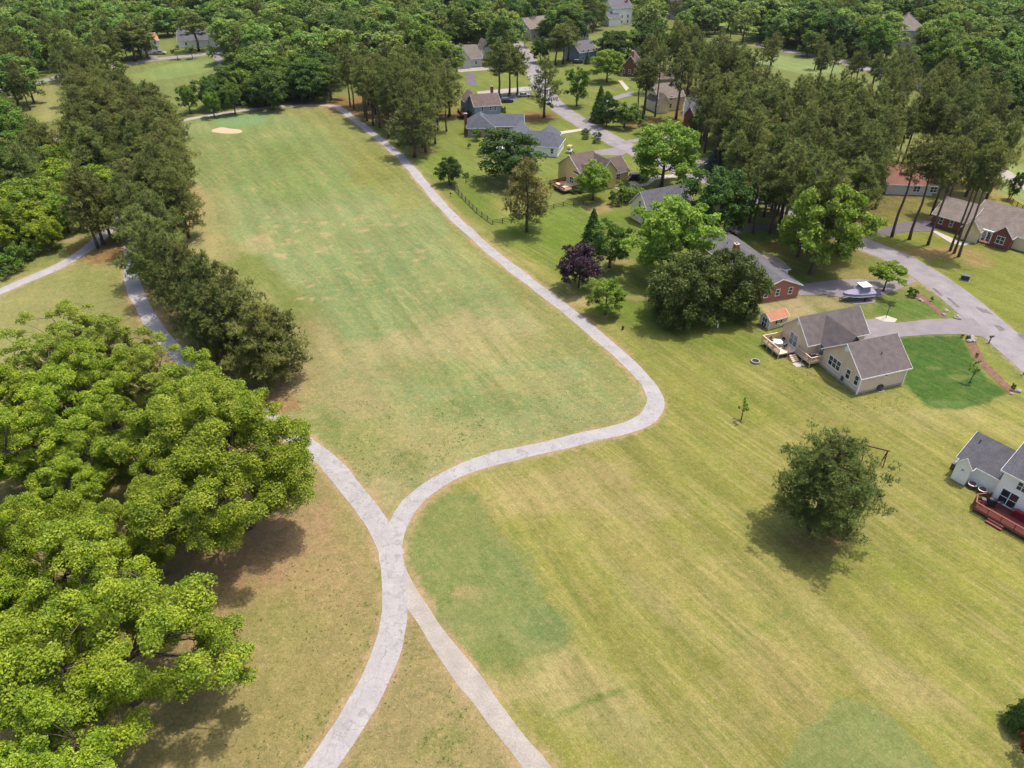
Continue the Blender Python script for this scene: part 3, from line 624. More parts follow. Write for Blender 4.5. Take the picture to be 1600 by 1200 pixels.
def pine(key, seed, h, rad, mat, ntuft, tuft=.55, per=7, low=.35, nbr=46, top_round=.55, trunk=.02, wide=.22, lean=.01, spr=.14, ncl=1.0):
    """loblolly pine: straight bole, whorls of upswept limbs ending in needle tufts"""
    rs = np.random.RandomState(seed); mb = MB(); tr = h * trunk; ln = rs.randn(2) * h * lean
    axis_ = lambda z: np.array([ln[0] * (z / h) ** 2 + .12 * math.sin(z * .7 + seed), ln[1] * (z / h) ** 2 + .1 * math.cos(z * .5 + seed) - .1, z])
    zs = np.linspace(-.1, h * .96, 9); mb.tube([axis_(z) for z in zs], [tr * (1.25 if i == 0 else 1) * (1 - .9 * (z / h) ** 1.3) for i, z in enumerate(np.maximum(zs, 0))], 8)
    T = []; D = []
    a0 = rs.rand() * 6.28
    for i in range(nbr):
        f = (i + rs.rand() * .8) / nbr; z = h * (low + (1 - low) * f ** .9 * .98)
        prof = max(.10, (1 - max(0, (f - .22) / .78) ** top_round * .9) * (.62 + .38 * min(1, f / .2)))
        Lb = rad * prof * (.5 + .42 * rs.rand()); an = a0 + i * 2.4 + rs.randn() * .3
        up = (-.08 + .75 * f) + rs.randn() * .12
        dirv = np.array([math.cos(an), math.sin(an), up]); st = axis_(z)
        en = st + dirv * Lb * np.array([1, 1, .75]); mid = (st + en) / 2 + np.array([0, 0, -.06 * Lb])
        mb.tube([st, mid, en], [tr * .2 * (1.2 - f * .8) + .015, tr * .12 + .01, .012], 5)
        m = max(3, int(ntuft * Lb ** 1.35 / (nbr * (rad * .62) ** 1.35)))
        nc = max(3, int((3 + Lb * 1.1) * ncl)); tc_ = .38 + .64 * rs.rand(nc) ** .8; tc_[0] = 1.0
        cen_ = st + (en - st) * tc_[:, None] + np.array([0, 0, -.06 * Lb]) * (4 * tc_ * (1 - tc_))[:, None] + np.clip(rs.randn(nc, 3), -1.5, 1.5) * Lb * np.array([.19, .19, .08])
        w_ = rs.randint(0, nc, m); spread = (spr + .05 * rs.rand(nc))[w_] * min(Lb, 4.5)
        p = cen_[w_] + np.clip(rs.randn(m, 3), -1.6, 1.6) * spread[:, None] * np.array([.85, .85, .6])
        T.append(p); q = rs.randn(m, 3) * .45 + np.array([0, 0, .7]) + dirv * .55; D.append(q)
    T = np.concatenate(T); D = np.concatenate(D); D /= np.linalg.norm(D, axis=1)[:, None]
    n = len(T); V = []
    zl = h * low * .8; T[:, 2] = np.where(T[:, 2] > zl, zl + (T[:, 2] - zl) * (h * .985 - zl) / (np.percentile(T[:, 2], 99.7) - zl), T[:, 2])
    for k in range(per):
        d = D + rs.randn(n, 3) * .75; d /= np.linalg.norm(d, axis=1)[:, None]; s = np.cross(d, np.array([0, 0, 1.])) + rs.randn(n, 3) * .35; s -= d * (s * d).sum(1)[:, None]; s /= np.linalg.norm(s, axis=1)[:, None]
        L = tuft * (.7 + .6 * rs.rand(n))[:, None]; w_ = wide * tuft
        b = T + d * L * .05
        V.append(np.stack([b - s * w_ * .5, b + s * w_ * .5, b + d * L], 1))
    crown = quadmesh(key + '_crown', np.concatenate(V), mat, 3)
    tm = mb.mesh(key + '_trunk', True); tm.materials.append(bark_pine); PROTO[key] = (tm, crown, h, rad)
def conifer(key, seed, h, rad, mat, n, leaf=.3):
    """dense cone shaped evergreen"""
    rs = np.random.RandomState(seed); f = 1 - np.sqrt(rs.rand(n)); a = rs.rand(n) * 6.28
    lay_ = np.floor(f * 11) / 11; r = rad * (1 - f) ** .85 * (.72 + .25 * np.sin(a * 5 + lay_ * 40) * .5 + .28 * rs.rand(n)) * (.8 + .4 * (1 - (f * 11 - np.floor(f * 11))))
    cen = np.stack([np.cos(a) * r, np.sin(a) * r, .08 * h + f * h * .92 - r * .12], 1)
    nr = np.stack([np.cos(a), np.sin(a), np.full(n, .5)], 1) + rs.randn(n, 3) * .35
    crown = quadmesh(key + '_crown', leaves(rs, cen, nr, leaf), mat)
    mb = MB(); mb.tube([(0, 0, -.1), (0, 0, h * .5), (0, 0, h * .9)], [h * .022, h * .014, .01], 7)
    tm = mb.mesh(key + '_trunk', True); tm.materials.append(bark); PROTO[key] = (tm, crown, h, rad)
broadleaf('oak_a', 11, 17, 10.0, leaf_oak, 165000, .225, 150, .12, .85, crc=(.10, .20), lobes=.36)
broadleaf('oak_b', 12, 17, 10.5, leaf_oak, 175000, .225, 160, .10, .85, crc=(.10, .19), lobes=.38)
broadleaf('oak_c', 13, 15, 7.5, leaf_oak, 95000, .225, 100, .12, .85, crc=(.12, .22), lobes=.34)
broadleaf('oak_pale', 14, 15, 7.0, leaf_oak_pale, 52000, .22, 90, .16, .8, crc=(.10, .2), lobes=.38)
for i in range(4): broadleaf('mid_%d' % i, 30 + i, 13, 5.2, leaf_mid, 11000, .45, 70, .06, .95, crc=(.16, .27), lobes=.2)
for i in range(3): broadleaf('far_%d' % i, 40 + i, 16, 6.0, leaf_far, 4600, .7, 50, .0, .95, crc=(.18, .30), lobes=.2)
for i in range(2): broadleaf('farpale_%d' % i, 46 + i, 14, 5.4, leaf_far_pale, 4600, .66, 46, .0, 1.0, crc=(.18, .30), lobes=.2)
for i in range(2): broadleaf('bright_%d' % i, 50 + i, 11, 6.0, leaf_bright, 20000, .38, 84, .08, .92, crc=(.14, .25), lobes=.2)
for i in range(2): broadleaf('dark_%d' % i, 54 + i, 10, 5.2, leaf_dark, 16000, .38, 74, .04, .95, crc=(.16, .27), lobes=.16)
broadleaf('bright_2', 52, 11, 6.0, leaf_oak, 20000, .38, 84, .04, .95, crc=(.14, .25), lobes=.2)
broadleaf('ever', 57, 9, 6.0, leaf_ever, 32000, .34, 120, -.14, .95, crc=(.14, .23), lobes=.08)
broadleaf('purple', 58, 6, 3.7, leaf_purple, 13000, .27, 70, .06, .95, crc=(.17, .26), lobes=.06)
broadleaf('small', 59, 5, 2.6, leaf_mid, 3600, .32, 18, .2, .8)
broadleaf('spread', 60, 4.2, 3.6, leaf_bright, 6000, .28, 26, .38, .45, crc=(.18, .28))
broadleaf('shrub', 61, 1.6, 1.2, leaf_dark, 1300, .22, 14, 0, .9, crc=(.3, .45), lobes=.08)
broadleaf('shrub_bright', 62, 1.8, 1.5, leaf_mid, 1500, .24, 14, 0, .9, crc=(.3, .42), lobes=.2)
broadleaf('ball', 63, 1.5, 1.25, leaf_dark, 1500, .2, 22, 0.05, .95, crc=(.3, .36), lobes=.02)
broadleaf('sapling', 64, 3.2, 1.0, leaf_bright, 260, .28, 12, .25, .9)
broadleaf('flowers', 65, .7, 1.1, flower_red, 500, .18, 12, 0, .6)
pine('pine_lone', 71, 14.5, 7.2, needle_lone, 14000, .36, 9, .17, 52, 2.4, .042, .2, spr=.085, ncl=1.7)
for i in range(3): pine('pine_near_%d' % i, 72 + i, 16, 5.2, needle, 3800, .46, 9, .13, 60, 1.9, .02, spr=.11, ncl=1.4)
for i in range(4): pine('pine_%d' % i, 80 + i, 20, 4.1, needle, 1100, .65, 8, .42, 44, 1.5, .015, .24)
for i in range(2): pine('pine_tall_%d' % i, 86 + i, 22, 4.6, needle, 900, .65, 8, .6, 36, 1.6, .014, .24)
for i in range(2): pine('pine_yard_%d' % i, 90 + i, 19, 5.2, needle, 1700, .6, 8, .2, 56, 1.5, .018, .24)
pine('pine_olive', 94, 17, 5.6, needle_olive, 2200, .6, 8, .16, 60, 1.5, .018, .24)
conifer('cone', 95, 9, 2.6, leaf_dark, 6000, .35); conifer('spruce', 96, 8, 2.6, needle_dark, 6000, .32); conifer('juniper', 97, 9, 1.7, leaf_dark, 5000, .32)
NAMES = {'oak': 'oak_tree', 'mid': 'broadleaf_tree', 'far': 'broadleaf_tree', 'farpale': 'broadleaf_tree', 'bright': 'broadleaf_tree', 'dark': 'broadleaf_tree', 'ever': 'magnolia_tree', 'purple': 'purple_leaf_tree', 'small': 'small_tree', 'spread': 'spreading_tree',
         'shrub': 'shrub', 'ball': 'clipped_shrub', 'sapling': 'sapling', 'pine': 'pine_tree', 'cone': 'conifer_tree', 'spruce': 'spruce_tree', 'juniper': 'conifer_tree', 'flowers': 'flower_bush'}
TREES = []; CROWN = {}
def tree(key, xy, h, rad=None, label='', group=None, cat=None, rz=None, z=0, parts=True):
    tm, cm, ph, pr = PROTO[key]; nm = NAMES[key.split('_')[0]]
    r = empty(nm, (float(xy[0]), float(xy[1]), z), rnd.uniform(0, 6.28) if rz is None else rz)
    s = h / ph; sr = (rad / pr) if rad else s * rnd.uniform(.9, 1.12); r.scale = (sr, sr, s)
    trunk_n, crown_n = ('stem', 'foliage') if nm in ('shrub', 'clipped_shrub', 'flower_bush') else ('trunk', 'crown')
    CROWN[key] = (obj(trunk_n, tm, None, r), obj(crown_n, cm, None, r))
    tag(r, label, cat or ('shrub' if nm in ('shrub', 'clipped_shrub', 'flower_bush') else 'tree'), group); TREES.append((xy[0], xy[1], rad or pr * sr)); return r
def tree_px(key, base, top, wpx, label, group=None, **k):
    """base pixel on the ground, top pixel row and crown width in pixels"""
    b = at(*base); lo, hi = .3, 40
    for _ in range(40):
        m = (lo + hi) / 2
        if px(b[0], b[1], m)[1] > top: lo = m
        else: hi = m
    dep = b[1] * CP + (CH - lo / 2) * SP
    return tree(key, b, lo, wpx / 2 * dep / FPX, label, group, **k)

# ---------------------------------------------------------------- single trees that can be told apart
T = tree_px
T('pine_lone', (1268,826), 686, 184, 'broad lone pine standing by itself on the mown grass, right', rz=1.0)
OAKS = [('oak_a', (360,722,10), 17, 10.6, 'big green oak overhanging the cart path, right edge of the grove'),
        ('oak_b', (158,990,10), 16.5, 10.6, 'largest oak at the bottom left, nearest the camera'),
        ('oak_c', (312,622,10), 14.5, 7.8, 'oak just left of the one overhanging the cart path'),
        ('oak_pale', (55,560,10), 14, 6.6, 'thin pale yellow green oak at the far left edge of the grove'),
        ('oak_pale', (165,535,10), 14, 6.2, 'thin pale oak at the top of the grove beside the path'),
        ('oak_c', (110,640,9), 14, 7.0, 'yellow green oak in the middle of the grove'),
        ('oak_c', (25,690,9), 14, 6.8, 'oak cut by the left edge above the dark clearing'),
        ('oak_a', (60,865,10), 15.5, 7.6, 'oak below the dark clearing at the left edge'),
        ('oak_c', (215,690,9), 14, 6.6, 'oak behind the two biggest ones in the middle of the grove'),
        ('oak_c', (225,815,8), 12, 5.6, 'smaller oak between the two biggest ones'),
        ('oak_c', (70,1215,9), 14, 6.4, 'oak crown cut by the bottom left corner'),
        ('oak_pale', (230,575,9), 13, 5.2, 'pale thin oak beside the shaded stretch of cart path'),
        ('oak_pale', (105,515,9), 13.5, 6.0, 'pale thin oak at the top left of the grove'),
        ('oak_c', (150,590,9), 14, 6.6, 'yellow green oak below the thin pale ones'),
        ('oak_c', (-20,620,9), 14, 6.6, 'oak cut by the left edge below the pale one'),
        ('oak_c', (120,745,7), 11, 5.0, 'low oak beside the dark clearing'),
        ('oak_c', (-50,960,9), 15, 7.0, 'oak cut by the left edge beside the largest oak')]
for i, (k, (u, v, z), h, r, lb) in enumerate(OAKS): tree(k, at(u, v, z), h, r, lb, 'oak grove beside the cart path', rz=[.3, 2.2, 1, 0, 3, 4, 5, 1.4, 2, 3.3, 1, .5, 2.7, 4.4, 5.2, .8, 3.7][i])
ROW = [((446,590),478,100,'outermost pine of the row clump against the fairway'), ((398,578),452,104,'pine tucked behind the nearest one of the row'), ((366,568),440,100,'pine of the row clump nearest the oaks'), ((424,606),470,112,'nearest pine of the row, leaning over bare orange soil'), ((382,552),420,110,'second pine of the row from the junction'), ((350,540),395,110,'pine in the row with several stems'), ((322,528),380,100,'pine of the row at the edge of the shaded path'),
       ((298,500),365,96,'pine of the row next to the fairway edge'), ((272,470),335,96,'dense pine halfway along the row'), ((245,440),320,90,'pine of the row over the shaded path bend'), ((262,410),300,88,'pine of the row by the sandy fairway patch'), ((232,395),285,90,'pine of the row above the path fork'),
       ((250,360),262,84,'pine of the row by the sandy gap'), ((225,345),250,84,'pine of the row right of the path gap'), ((262,322),235,78,'pine at the far fairway end of the row'), ((240,300),215,76,'pine at the head of the row below the wood'), ((272,300),205,70,'pine at the far fairway corner of the row'),
       ((340,560),440,80,'low pine at the foot of the row by the oaks'), ((212,372),270,70,'pine behind the row beside the path')]
for i, (b, t, w_, lb) in enumerate(ROW): T('pine_near_%d' % (i % 3), b, t, w_, lb, 'pine row between path and fairway')
for b, t, w_, lb in [((152,388),262,70,'tall pine beside the path fork, left of its two neighbours'), ((163,382),250,76,'tall pine in the middle of the trio by the path fork'), ((172,372),262,66,'tall pine on the right of the trio by the path fork')]: T('pine_yard_%d' % (b[0] % 2), b, t, w_, lb, 'three pines by the path fork')
SINGLE = [('dark_0', (703,289), 246, 43, 'round dark green tree at the corner of the rail fence'), ('dark_1', (800,284), 205, 104, 'wide dark green tree in front of the grey roofed house'), ('pine_olive', (823,362), 247, 88, 'brownish olive pine in the fenced yard'),
    ('bright_0', (1033,292), 193, 114, 'big bright green maple behind the yellow house'), ('bright_1', (926,312), 250, 60, 'small bright tree right in front of the yellow house'), ('dark_0', (1116,368), 262, 106, 'dark green maple between the two grey roofs'),
    ('bright_0', (1043,432), 316, 132, 'light green maple left of the brick ranch house'), ('juniper', (924,392), 324, 40, 'slim dark conifer behind the purple tree'), ('mid_1', (952,418), 348, 66, 'green tree right of the slim conifer'),
    ('purple', (904,449), 384, 72, 'round purple leaved plum tree by the cart path'), ('mid_2', (945,492), 436, 58, 'small green tree just below the purple tree'), ('ever', (1064,498), 397, 126, 'huge dark evergreen magnolia, left of the pair'),
    ('ever', (1136,490), 394, 108, 'huge dark evergreen magnolia against the brick house, right of the pair'), ('bright_1', (1266,428), 290, 128, 'large bright green tree right of the brick ranch house'), ('spread', (1380,455), 414, 76, 'low spreading tree beside the covered boat'),
    ('spruce', (1120,264), 222, 42, 'dark spruce by the parking drive'), ('bright_0', (948,128), 78, 54, 'round bright green tree on the far lawn'), ('mid_0', (901,166), 107, 38, 'upright green tree at the street corner'), ('cone', (936,190), 131, 30, 'narrow cone shaped tree by the street'),
    ('dark_1', (947,198), 146, 36, 'dark bushy tree right of the narrow cone tree'), ('mid_3', (975,200), 160, 42, 'rounded bushy tree left of the straw bed'), ('small', (1003,210), 186, 24, 'small ball headed tree by the driveway'), ('pine_yard_0', (851,184), 87, 62, 'dense dark pine in a ring of orange straw by the street'),
    ('pine_yard_1', (703,182), 92, 60, 'pine standing alone behind the blue house deck'), ('pine_yard_0', (648,246), 152, 76, 'forked pine on the lawn beside the cart path'), ('pine_yard_1', (664,238), 138, 60, 'slimmer pine just behind the forked one'),
    ('pine_0', (780,152), 62, 52, 'left of the tall pines behind the blue house'), ('pine_1', (796,149), 66, 46, 'middle one of the tall pines behind the blue house'), ('pine_2', (808,148), 70, 44, 'right one of the tall pines behind the blue house'),
    ('pine_tall_0', (995,187), 92, 40, 'thin tall pine on the straw bed, leftmost'), ('pine_tall_1', (1004,186), 90, 42, 'thin tall pine on the straw bed, second'), ('pine_tall_0', (1023,182), 70, 44, 'thin tall pine on the straw bed, third'), ('pine_0', (1056,186), 66, 56, 'pine beside the white dormer house'),
    ('pine_1', (1100,215), 100, 60, 'pine in front of the red brick house, left one'), ('pine_2', (1122,220), 112, 64, 'pine in front of the red brick house, middle one'), ('pine_3', (1175,265), 130, 76, 'pine beside the parked cars'), ('pine_0', (1218,350), 220, 88, 'pine with a bare bole left of the bright tree'),
    ('pine_tall_0', (1392,370), 210, 70, 'first roadside pine in the straw strip'), ('pine_tall_1', (1420,374), 212, 66, 'second roadside pine in the straw strip'), ('pine_tall_0', (1449,383), 214, 62, 'third roadside pine in the straw strip'), ('pine_tall_1', (1484,392), 226, 56, 'left of the three close pines before the brick fronted house'),
    ('pine_tall_0', (1490,396), 224, 56, 'middle of the three close pines before the brick fronted house'), ('pine_tall_1', (1497,401), 220, 60, 'right of the three close pines before the brick fronted house'), ('pine_1', (1316,400), 250, 80, 'pine right of the large bright tree by the street'), ('pine_tall_1', (1320,402), 262, 50, 'thin pine stem by the street corner'),
    ('juniper', (1590,1136), 1066, 48, 'dark upright evergreen bush at the lower right edge'), ('sapling', (1158,656), 622, 20, 'thin staked sapling on the open lawn'), ('sapling', (1515,598), 564, 18, 'young sapling on the dark green lawn'),
    ('mid_3', (1205,330), 285, 46, 'light green tree behind the drive'), ('dark_1', (860,66), 30, 50, 'tree at the far street end'), ('pine_0', (880,100), 36, 46, 'pine left of the blue grey far house'), ('pine_1', (868,102), 40, 40, 'pine beside the far street bend'), ('pine_2', (888,96), 30, 42, 'pine right behind the far street bend'),
    ('dark_0', (845,98), 58, 30, 'low dark tree at the street bend'), ('mid_0', (980,90), 47, 44, 'bright tree above the brown roof'), ('cone', (1006,106), 78, 20, 'small cone tree by the brown roof'), ('small', (820,74), 52, 22, 'small tree on the far yellow lawn'), ('juniper', (917,100), 80, 9, 'dark column shrub at the blue grey far house'),
    ('mid_2', (700,120), 60, 60, 'tree left of the light grey house'), ('far_0', (760,70), 20, 60, 'tree behind the light grey house'), ('mid_1', (1085,205), 176, 26, 'bush beside the red brick house'), ('small', (278,93), 76, 18, 'left small tree by the far road'), ('small', (301,92), 72, 19, 'right small tree by the far road'),
    ('pine_1', (212,96), 30, 60, 'dark pine in front of the far white house'), ('pine_2', (232,92), 26, 48, 'second dark pine by the far white house'), ('pine_3', (311,80), 18, 56, 'pine in front of the far white gable'), ('dark_1', (1578,312), 270, 20, 'small bush by the orange rail fence')]
for a in SINGLE: T(*a)
for b, t, w_, k, lb in [((916,209), 201, 16, 'ball', 'upper clipped ball shrub, left pair'), ((915,217), 211, 13, 'ball', 'lower clipped ball shrub, left pair'), ((933,216), 206, 15, 'ball', 'upper clipped ball shrub, right pair'), ((932,224), 218, 14, 'ball', 'lower clipped ball shrub, right pair'),
        ((744,220), 203, 20, 'shrub_bright', 'round shrub at the tan brick house wall'), ((786,181), 166, 10, 'shrub', 'upright shrub at the blue house corner'), ((734,183), 172, 12, 'shrub', 'shrub below the blue house deck'), ((733,232), 223, 6, 'shrub', 'tiny dark bush on the lawn'),
        ((756,232), 217, 9, 'sapling', 'thin young tree beside the flower bed'), ((755,244), 231, 18, 'flowers', 'orange red flowering bush by the flower bed'), ((985,312), 290, 44, 'shrub_bright', 'large shrub left of the pale yellow house'), ((962,320), 300, 26, 'shrub', 'dark shrub beside the large shrub'), ((975,292), 283, 22, 'shrub_bright', 'low shrub at the yellow house corner'),
        ((898,301), 293, 20, 'shrub', 'low hedge shrub at the yellow house'), ((1424,463), 451, 17, 'shrub', 'round dark shrub in the driveway bed'), ((1455,471), 463, 5, 'shrub', 'tiny pointed shrub in the driveway bed'), ((1503,527), 522, 5, 'shrub', 'small shrub at the end of the mulch bed'), ((1512,530), 524, 7, 'shrub', 'second small shrub in the curved mulch bed'),
        ((1525,558), 552, 5, 'shrub', 'lone tiny plant in the curved mulch bed'), ((1581,610), 600, 7, 'shrub', 'small cone shrub at the lower end of the mulch bed'), ((40,412), 380, 40, 'shrub_bright', 'bushy reeds at the right bank of the pond'), ((22,424), 398, 44, 'shrub_bright', 'leafy bush at the near bank of the pond'), ((48,404), 386, 30, 'shrub', 'dark bush at the pond corner'), ((4,432), 412, 40, 'shrub', 'bush at the lower pond bank'),
        ((1600,1180), 1150, 50, 'flowers', 'dry pinkish shrub at the right edge'), ((1524,378), 372, 8, 'shrub', 'low shrub at the walkway end'), ((1000,284), 277, 10, 'shrub', 'bush beside the parked maroon car'), ((1060,300), 286, 22, 'shrub_bright', 'shrub under the big maple'), ((1140,340), 318, 26, 'shrub', 'shrub beside the dark maple'), ((728,277), 270, 12, 'shrub', 'ragged bush near the fence corner'),
        ((1310,280), 262, 30, 'shrub_bright', 'bush in the pine wood by the red roof'), ((894,246), 238, 10, 'shrub', 'shrub at the grey house corner')]: T(k, b, t, w_, lb)

# ---------------------------------------------------------------- woods: filled trunk by trunk
def fill(poly, z, spacing, seed, jit=.42):
    rs = np.random.RandomState(seed); P = np.array([at(u, max(v, -165), z) for u, v in poly])
    x0, y0 = P.min(0); x1, y1 = P.max(0); y1 = min(y1, 1100); x0 = max(x0, -620); x1 = min(x1, 620)
    xs, ys = np.meshgrid(np.arange(x0, x1, spacing), np.arange(y0, y1, spacing * .9)); xs = xs + (np.arange(len(ys)) % 2)[:, None] * spacing / 2
    xs = xs.ravel() + (rs.rand(xs.size) - .5) * 2 * jit * spacing; ys = ys.ravel() + (rs.rand(ys.size) - .5) * 2 * jit * spacing
    u, v = px(xs, ys, z); k = in_poly(u, v, poly); return np.stack([xs[k], ys[k]], 1)
# what must stay in view (pixels): fields, roads, houses seen between the trees
OPEN = [[(185,112),(232,92),(228,60),(258,60),(345,54),(358,84),(348,108),(300,116),(215,124)], [(1190,82),(1290,92),(1400,116),(1390,122),(1300,104),(1250,112),(1200,100)], [(1112,28),(1190,40),(1188,52),(1130,42)], [(945,8),(998,8),(998,44),(950,44)], [(683,0),(708,0),(708,20),(686,20)], [(826,42),(862,40),(862,64),(826,66)],
        [(700,72),(772,72),(776,112),(700,112)], [(1040,10),(1068,10),(1068,24),(1042,24)], [(1394,56),(1436,56),(1436,70),(1396,70)], [(904,36),(922,36),(922,60),(904,60)], [(1384,262),(1460,262),(1462,308),(1390,308)], [(60,118),(105,112),(90,190),(60,190)], [(180,262),(205,262),(205,284),(182,284)],
        [(900,64),(935,62),(940,100),(900,100)], [(966,80),(1000,84),(1000,120),(966,120)], [(1060,160),(1096,160),(1096,204),(1060,204)], [(1024,116),(1068,130),(1068,178),(1024,178)]]
HARD = [[(262,196),(275,192),(470,166),(522,168),(548,184),(640,262),(1020,590),(1020,640),(620,800),(500,700),(480,560),(420,500),(300,400),(290,280)]]
HARD += [[(1462,338),(1500,380),(1580,402),(1690,395),(1690,335),(1600,322),(1545,316),(1490,318)], [(1372,276),(1470,276),(1470,314),(1376,312)], [(1058,178),(1142,178),(1142,212),(1058,210)], [(1360,345),(1490,338),(1490,362),(1365,372)]]
HOUSE_AT = [(696,20,14),(845,60,11),(913,60,9),(971,38,14),(1054,28,14),(1416,76,16),(237,80,12),(310,72,18),(918,94,11),(983,115,11),(1038,138,10),(1046,170,12),(730,103,13)]
def clear_all(X, Y, h, r):
    ok = np.ones(len(X), bool)
    for hz, dx in ((0, 0), (.35, 0), (.7, -.6), (.7, .6), (1, 0), (.85, 0)):
        u, v = px(X + dx * r, Y, h * hz)
        for p in OPEN: ok &= ~in_poly(u, v, p)
    return ok & off_buildings(X, Y)
def off_buildings(X, Y):
    ok = np.ones(len(X), bool); u, v = px(X, Y, 0)
    for p in HARD: ok &= ~in_poly(u, v, p)
    for hu, hv, rad in HOUSE_AT: c = at(hu, hv); ok &= np.hypot(X - c[0], Y - c[1] - rad * .6) > rad
    for L, lim in [(l, 4.5) for l in ROADXY.values()] + [(PATHXY[k], 2.6) for k in ('left', 'west', 'loop')]:
        ok &= seg_dist(X, Y, L[::4], False) > lim
    return ok
REST = []                                                # beyond the countable ones
HERE = lambda u: 'left part' if u < 533 else 'middle part' if u < 1066 else 'right part'
def wood(pts, keys, hr, label, group, limit, keep_open=True, rscale=1.0):
    pts = np.array(sorted(pts, key=lambda p: p[1])); n = 0
    ks = [keys[rnd.randrange(len(keys))] for _ in pts]; hs = np.array([rnd.uniform(*hr) for _ in pts])
    rs_ = np.array([PROTO[k][3] * h / PROTO[k][2] * rscale * rnd.uniform(.9, 1.15) for k, h in zip(ks, hs)])
    ok = clear_all(pts[:, 0], pts[:, 1], hs, rs_) if keep_open else off_buildings(pts[:, 0], pts[:, 1])
    u, v = px(pts[:, 0], pts[:, 1], hs)
    for i in np.nonzero(ok)[0]: CAND.append((ks[i], pts[i, 0], pts[i, 1], hs[i], rs_[i], u[i], v[i], label, group))
    return int(ok.sum())
CAND = []
WC = {}
WC['pine'] = wood(fill([(1010,42),(1070,34),(1180,78),(1215,98),(1290,110),(1400,132),(1500,152),(1560,168),(1660,200),(1660,225),(1560,228),(1490,244),(1400,252),(1360,270),(1330,285),(1250,262),(1180,222),(1130,172),(1090,130),(1050,110),(1010,85)], 18, 5.0, 5),
     ['pine_0', 'pine_1', 'pine_2', 'pine_3'], (16, 21), 'KIND in the dense pine wood right of the houses, HERE of the photo', 'pine wood behind the houses', 230, rscale=1.0)
WC['edge'] = wood(fill([(1480,222),(1560,215),(1660,222),(1660,250),(1540,246),(1480,246)], 18, 7, 8), ['pine_tall_0', 'pine_tall_1'], (18, 22), 'bare stemmed pine behind the brick fronted house', 'open pines behind the brick fronted house', 30, False)
WC['backrow'] = wood(fill([(1195,38),(1300,48),(1330,70),(1300,82),(1200,70)], 14, 8, 9) .tolist() + fill([(1330,72),(1420,74),(1560,110),(1590,150),(1520,150),(1440,128),(1340,96)], 14, 7, 10).tolist(), ['pine_1', 'pine_3'], (13, 17), 'KIND in the line along the far road, upper right', 'pines along the far road', 70)
WC['cluster'] = wood(fill([(520,82),(600,72),(680,76),(700,100),(696,132),(650,140),(600,132),(545,124),(515,104)], 17, 5.4, 11), ['pine_0', 'pine_1', 'pine_2', 'pine_3'], (16, 20), 'KIND in the pine stand at the head of the fairway', 'pine stand behind the fairway', 60)
WC['left'] = wood(fill([(95,118),(150,102),(210,118),(250,150),(272,200),(285,262),(262,290),(200,250),(130,212),(85,172)], 14, 5.6, 12), ['pine_near_0', 'pine_near_1', 'pine_near_2'], (13, 17), 'KIND in the dense left wood beside the putting green', 'left pine wood', 80, rscale=1.05)
WC['leftedge'] = wood(fill([(-60,135),(50,140),(72,190),(60,245),(0,250),(-60,250)], 14, 6.4, 13), ['pine_near_0', 'pine_near_2', 'mid_1'], (13, 17), 'KIND at the left edge above the bright thicket', 'pines at the left edge', 40)
WC['thicket'] = wood(fill([(-60,250),(20,245),(60,228),(140,225),(165,262),(110,300),(92,335),(45,345),(-60,350)], 7, 5.0, 14), ['bright_2', 'bright_2', 'bright_0', 'mid_2'], (7, 11), 'KIND in the thicket above the pond', 'thicket above the pond', 50)
WC['strip'] = wood(fill([(255,128),(330,112),(420,98),(500,80),(522,112),(505,142),(400,138),(290,150)], 9, 5.4, 15), ['mid_0', 'mid_1', 'mid_3', 'dark_0', 'dark_1'], (8, 13), 'KIND in the bushy belt behind the putting green', 'green belt behind the putting green', 80)
WC['nw'] = wood(fill([(-60,60),(40,40),(140,30),(200,40),(190,92),(120,96),(60,104),(-60,120)], 14, 8, 16), ['pine_0', 'pine_1', 'pine_3', 'far_0'], (14, 19), 'KIND along the far road, upper left', 'trees along the upper left road', 60)
WC['houses'] = wood(fill([(940,40),(1010,34),(1060,60),(1010,76),(960,62)], 12, 8, 17), ['pine_0', 'dark_1', 'mid_0'], (10, 16), 'KIND between the brown roof and the far white house', 'trees by the far white house', 16)
WC['forest'] = wood(fill([(-90,-150),(1690,-150),(1690,150),(1600,128),(1540,96),(1430,66),(1320,52),(1195,26),(1110,10),(1010,30),(940,36),(900,24),(830,44),(770,62),(700,66),(690,62),(600,66),(520,76),(500,76),(400,92),(350,96),(352,48),(180,44),(140,34),(40,44),(-90,60)], 13, 8.2, 18),
     ['far_0', 'far_1', 'far_2', 'farpale_0', 'far_1', 'farpale_1', 'mid_1', 'dark_0', 'pine_2'], (10, 19), 'KIND in the wood along the top of the photo, HERE', 'wood along the top of the photo', 290, rscale=1.1)
CAND.sort(key=lambda c: c[2]); budget = {'pine_tree': 296, 'broadleaf_tree': 296}
for o in bpy.data.objects:
    if o.type == 'EMPTY' and o.name.split('.')[0] in budget: budget[o.name.split('.')[0]] -= 1
for k, x, y_, h_, r_, u_, v_, lb, gp in CAND:
    nm = NAMES[k.split('_')[0]]
    if budget[nm] > 0 and -60 < u_ < 1660 and v_ > -20:
        budget[nm] -= 1; kind = 'dark pine' if nm == 'pine_tree' else 'pale green tree' if k.startswith('farpale') else 'bright green tree' if k.startswith('bright') else 'green broadleaf tree'
        tree(k, (x, y_), h_, r_, lb.replace('KIND', kind).replace('HERE', HERE(u_)), gp)
    else: REST.append((k, x, y_, h_, r_))
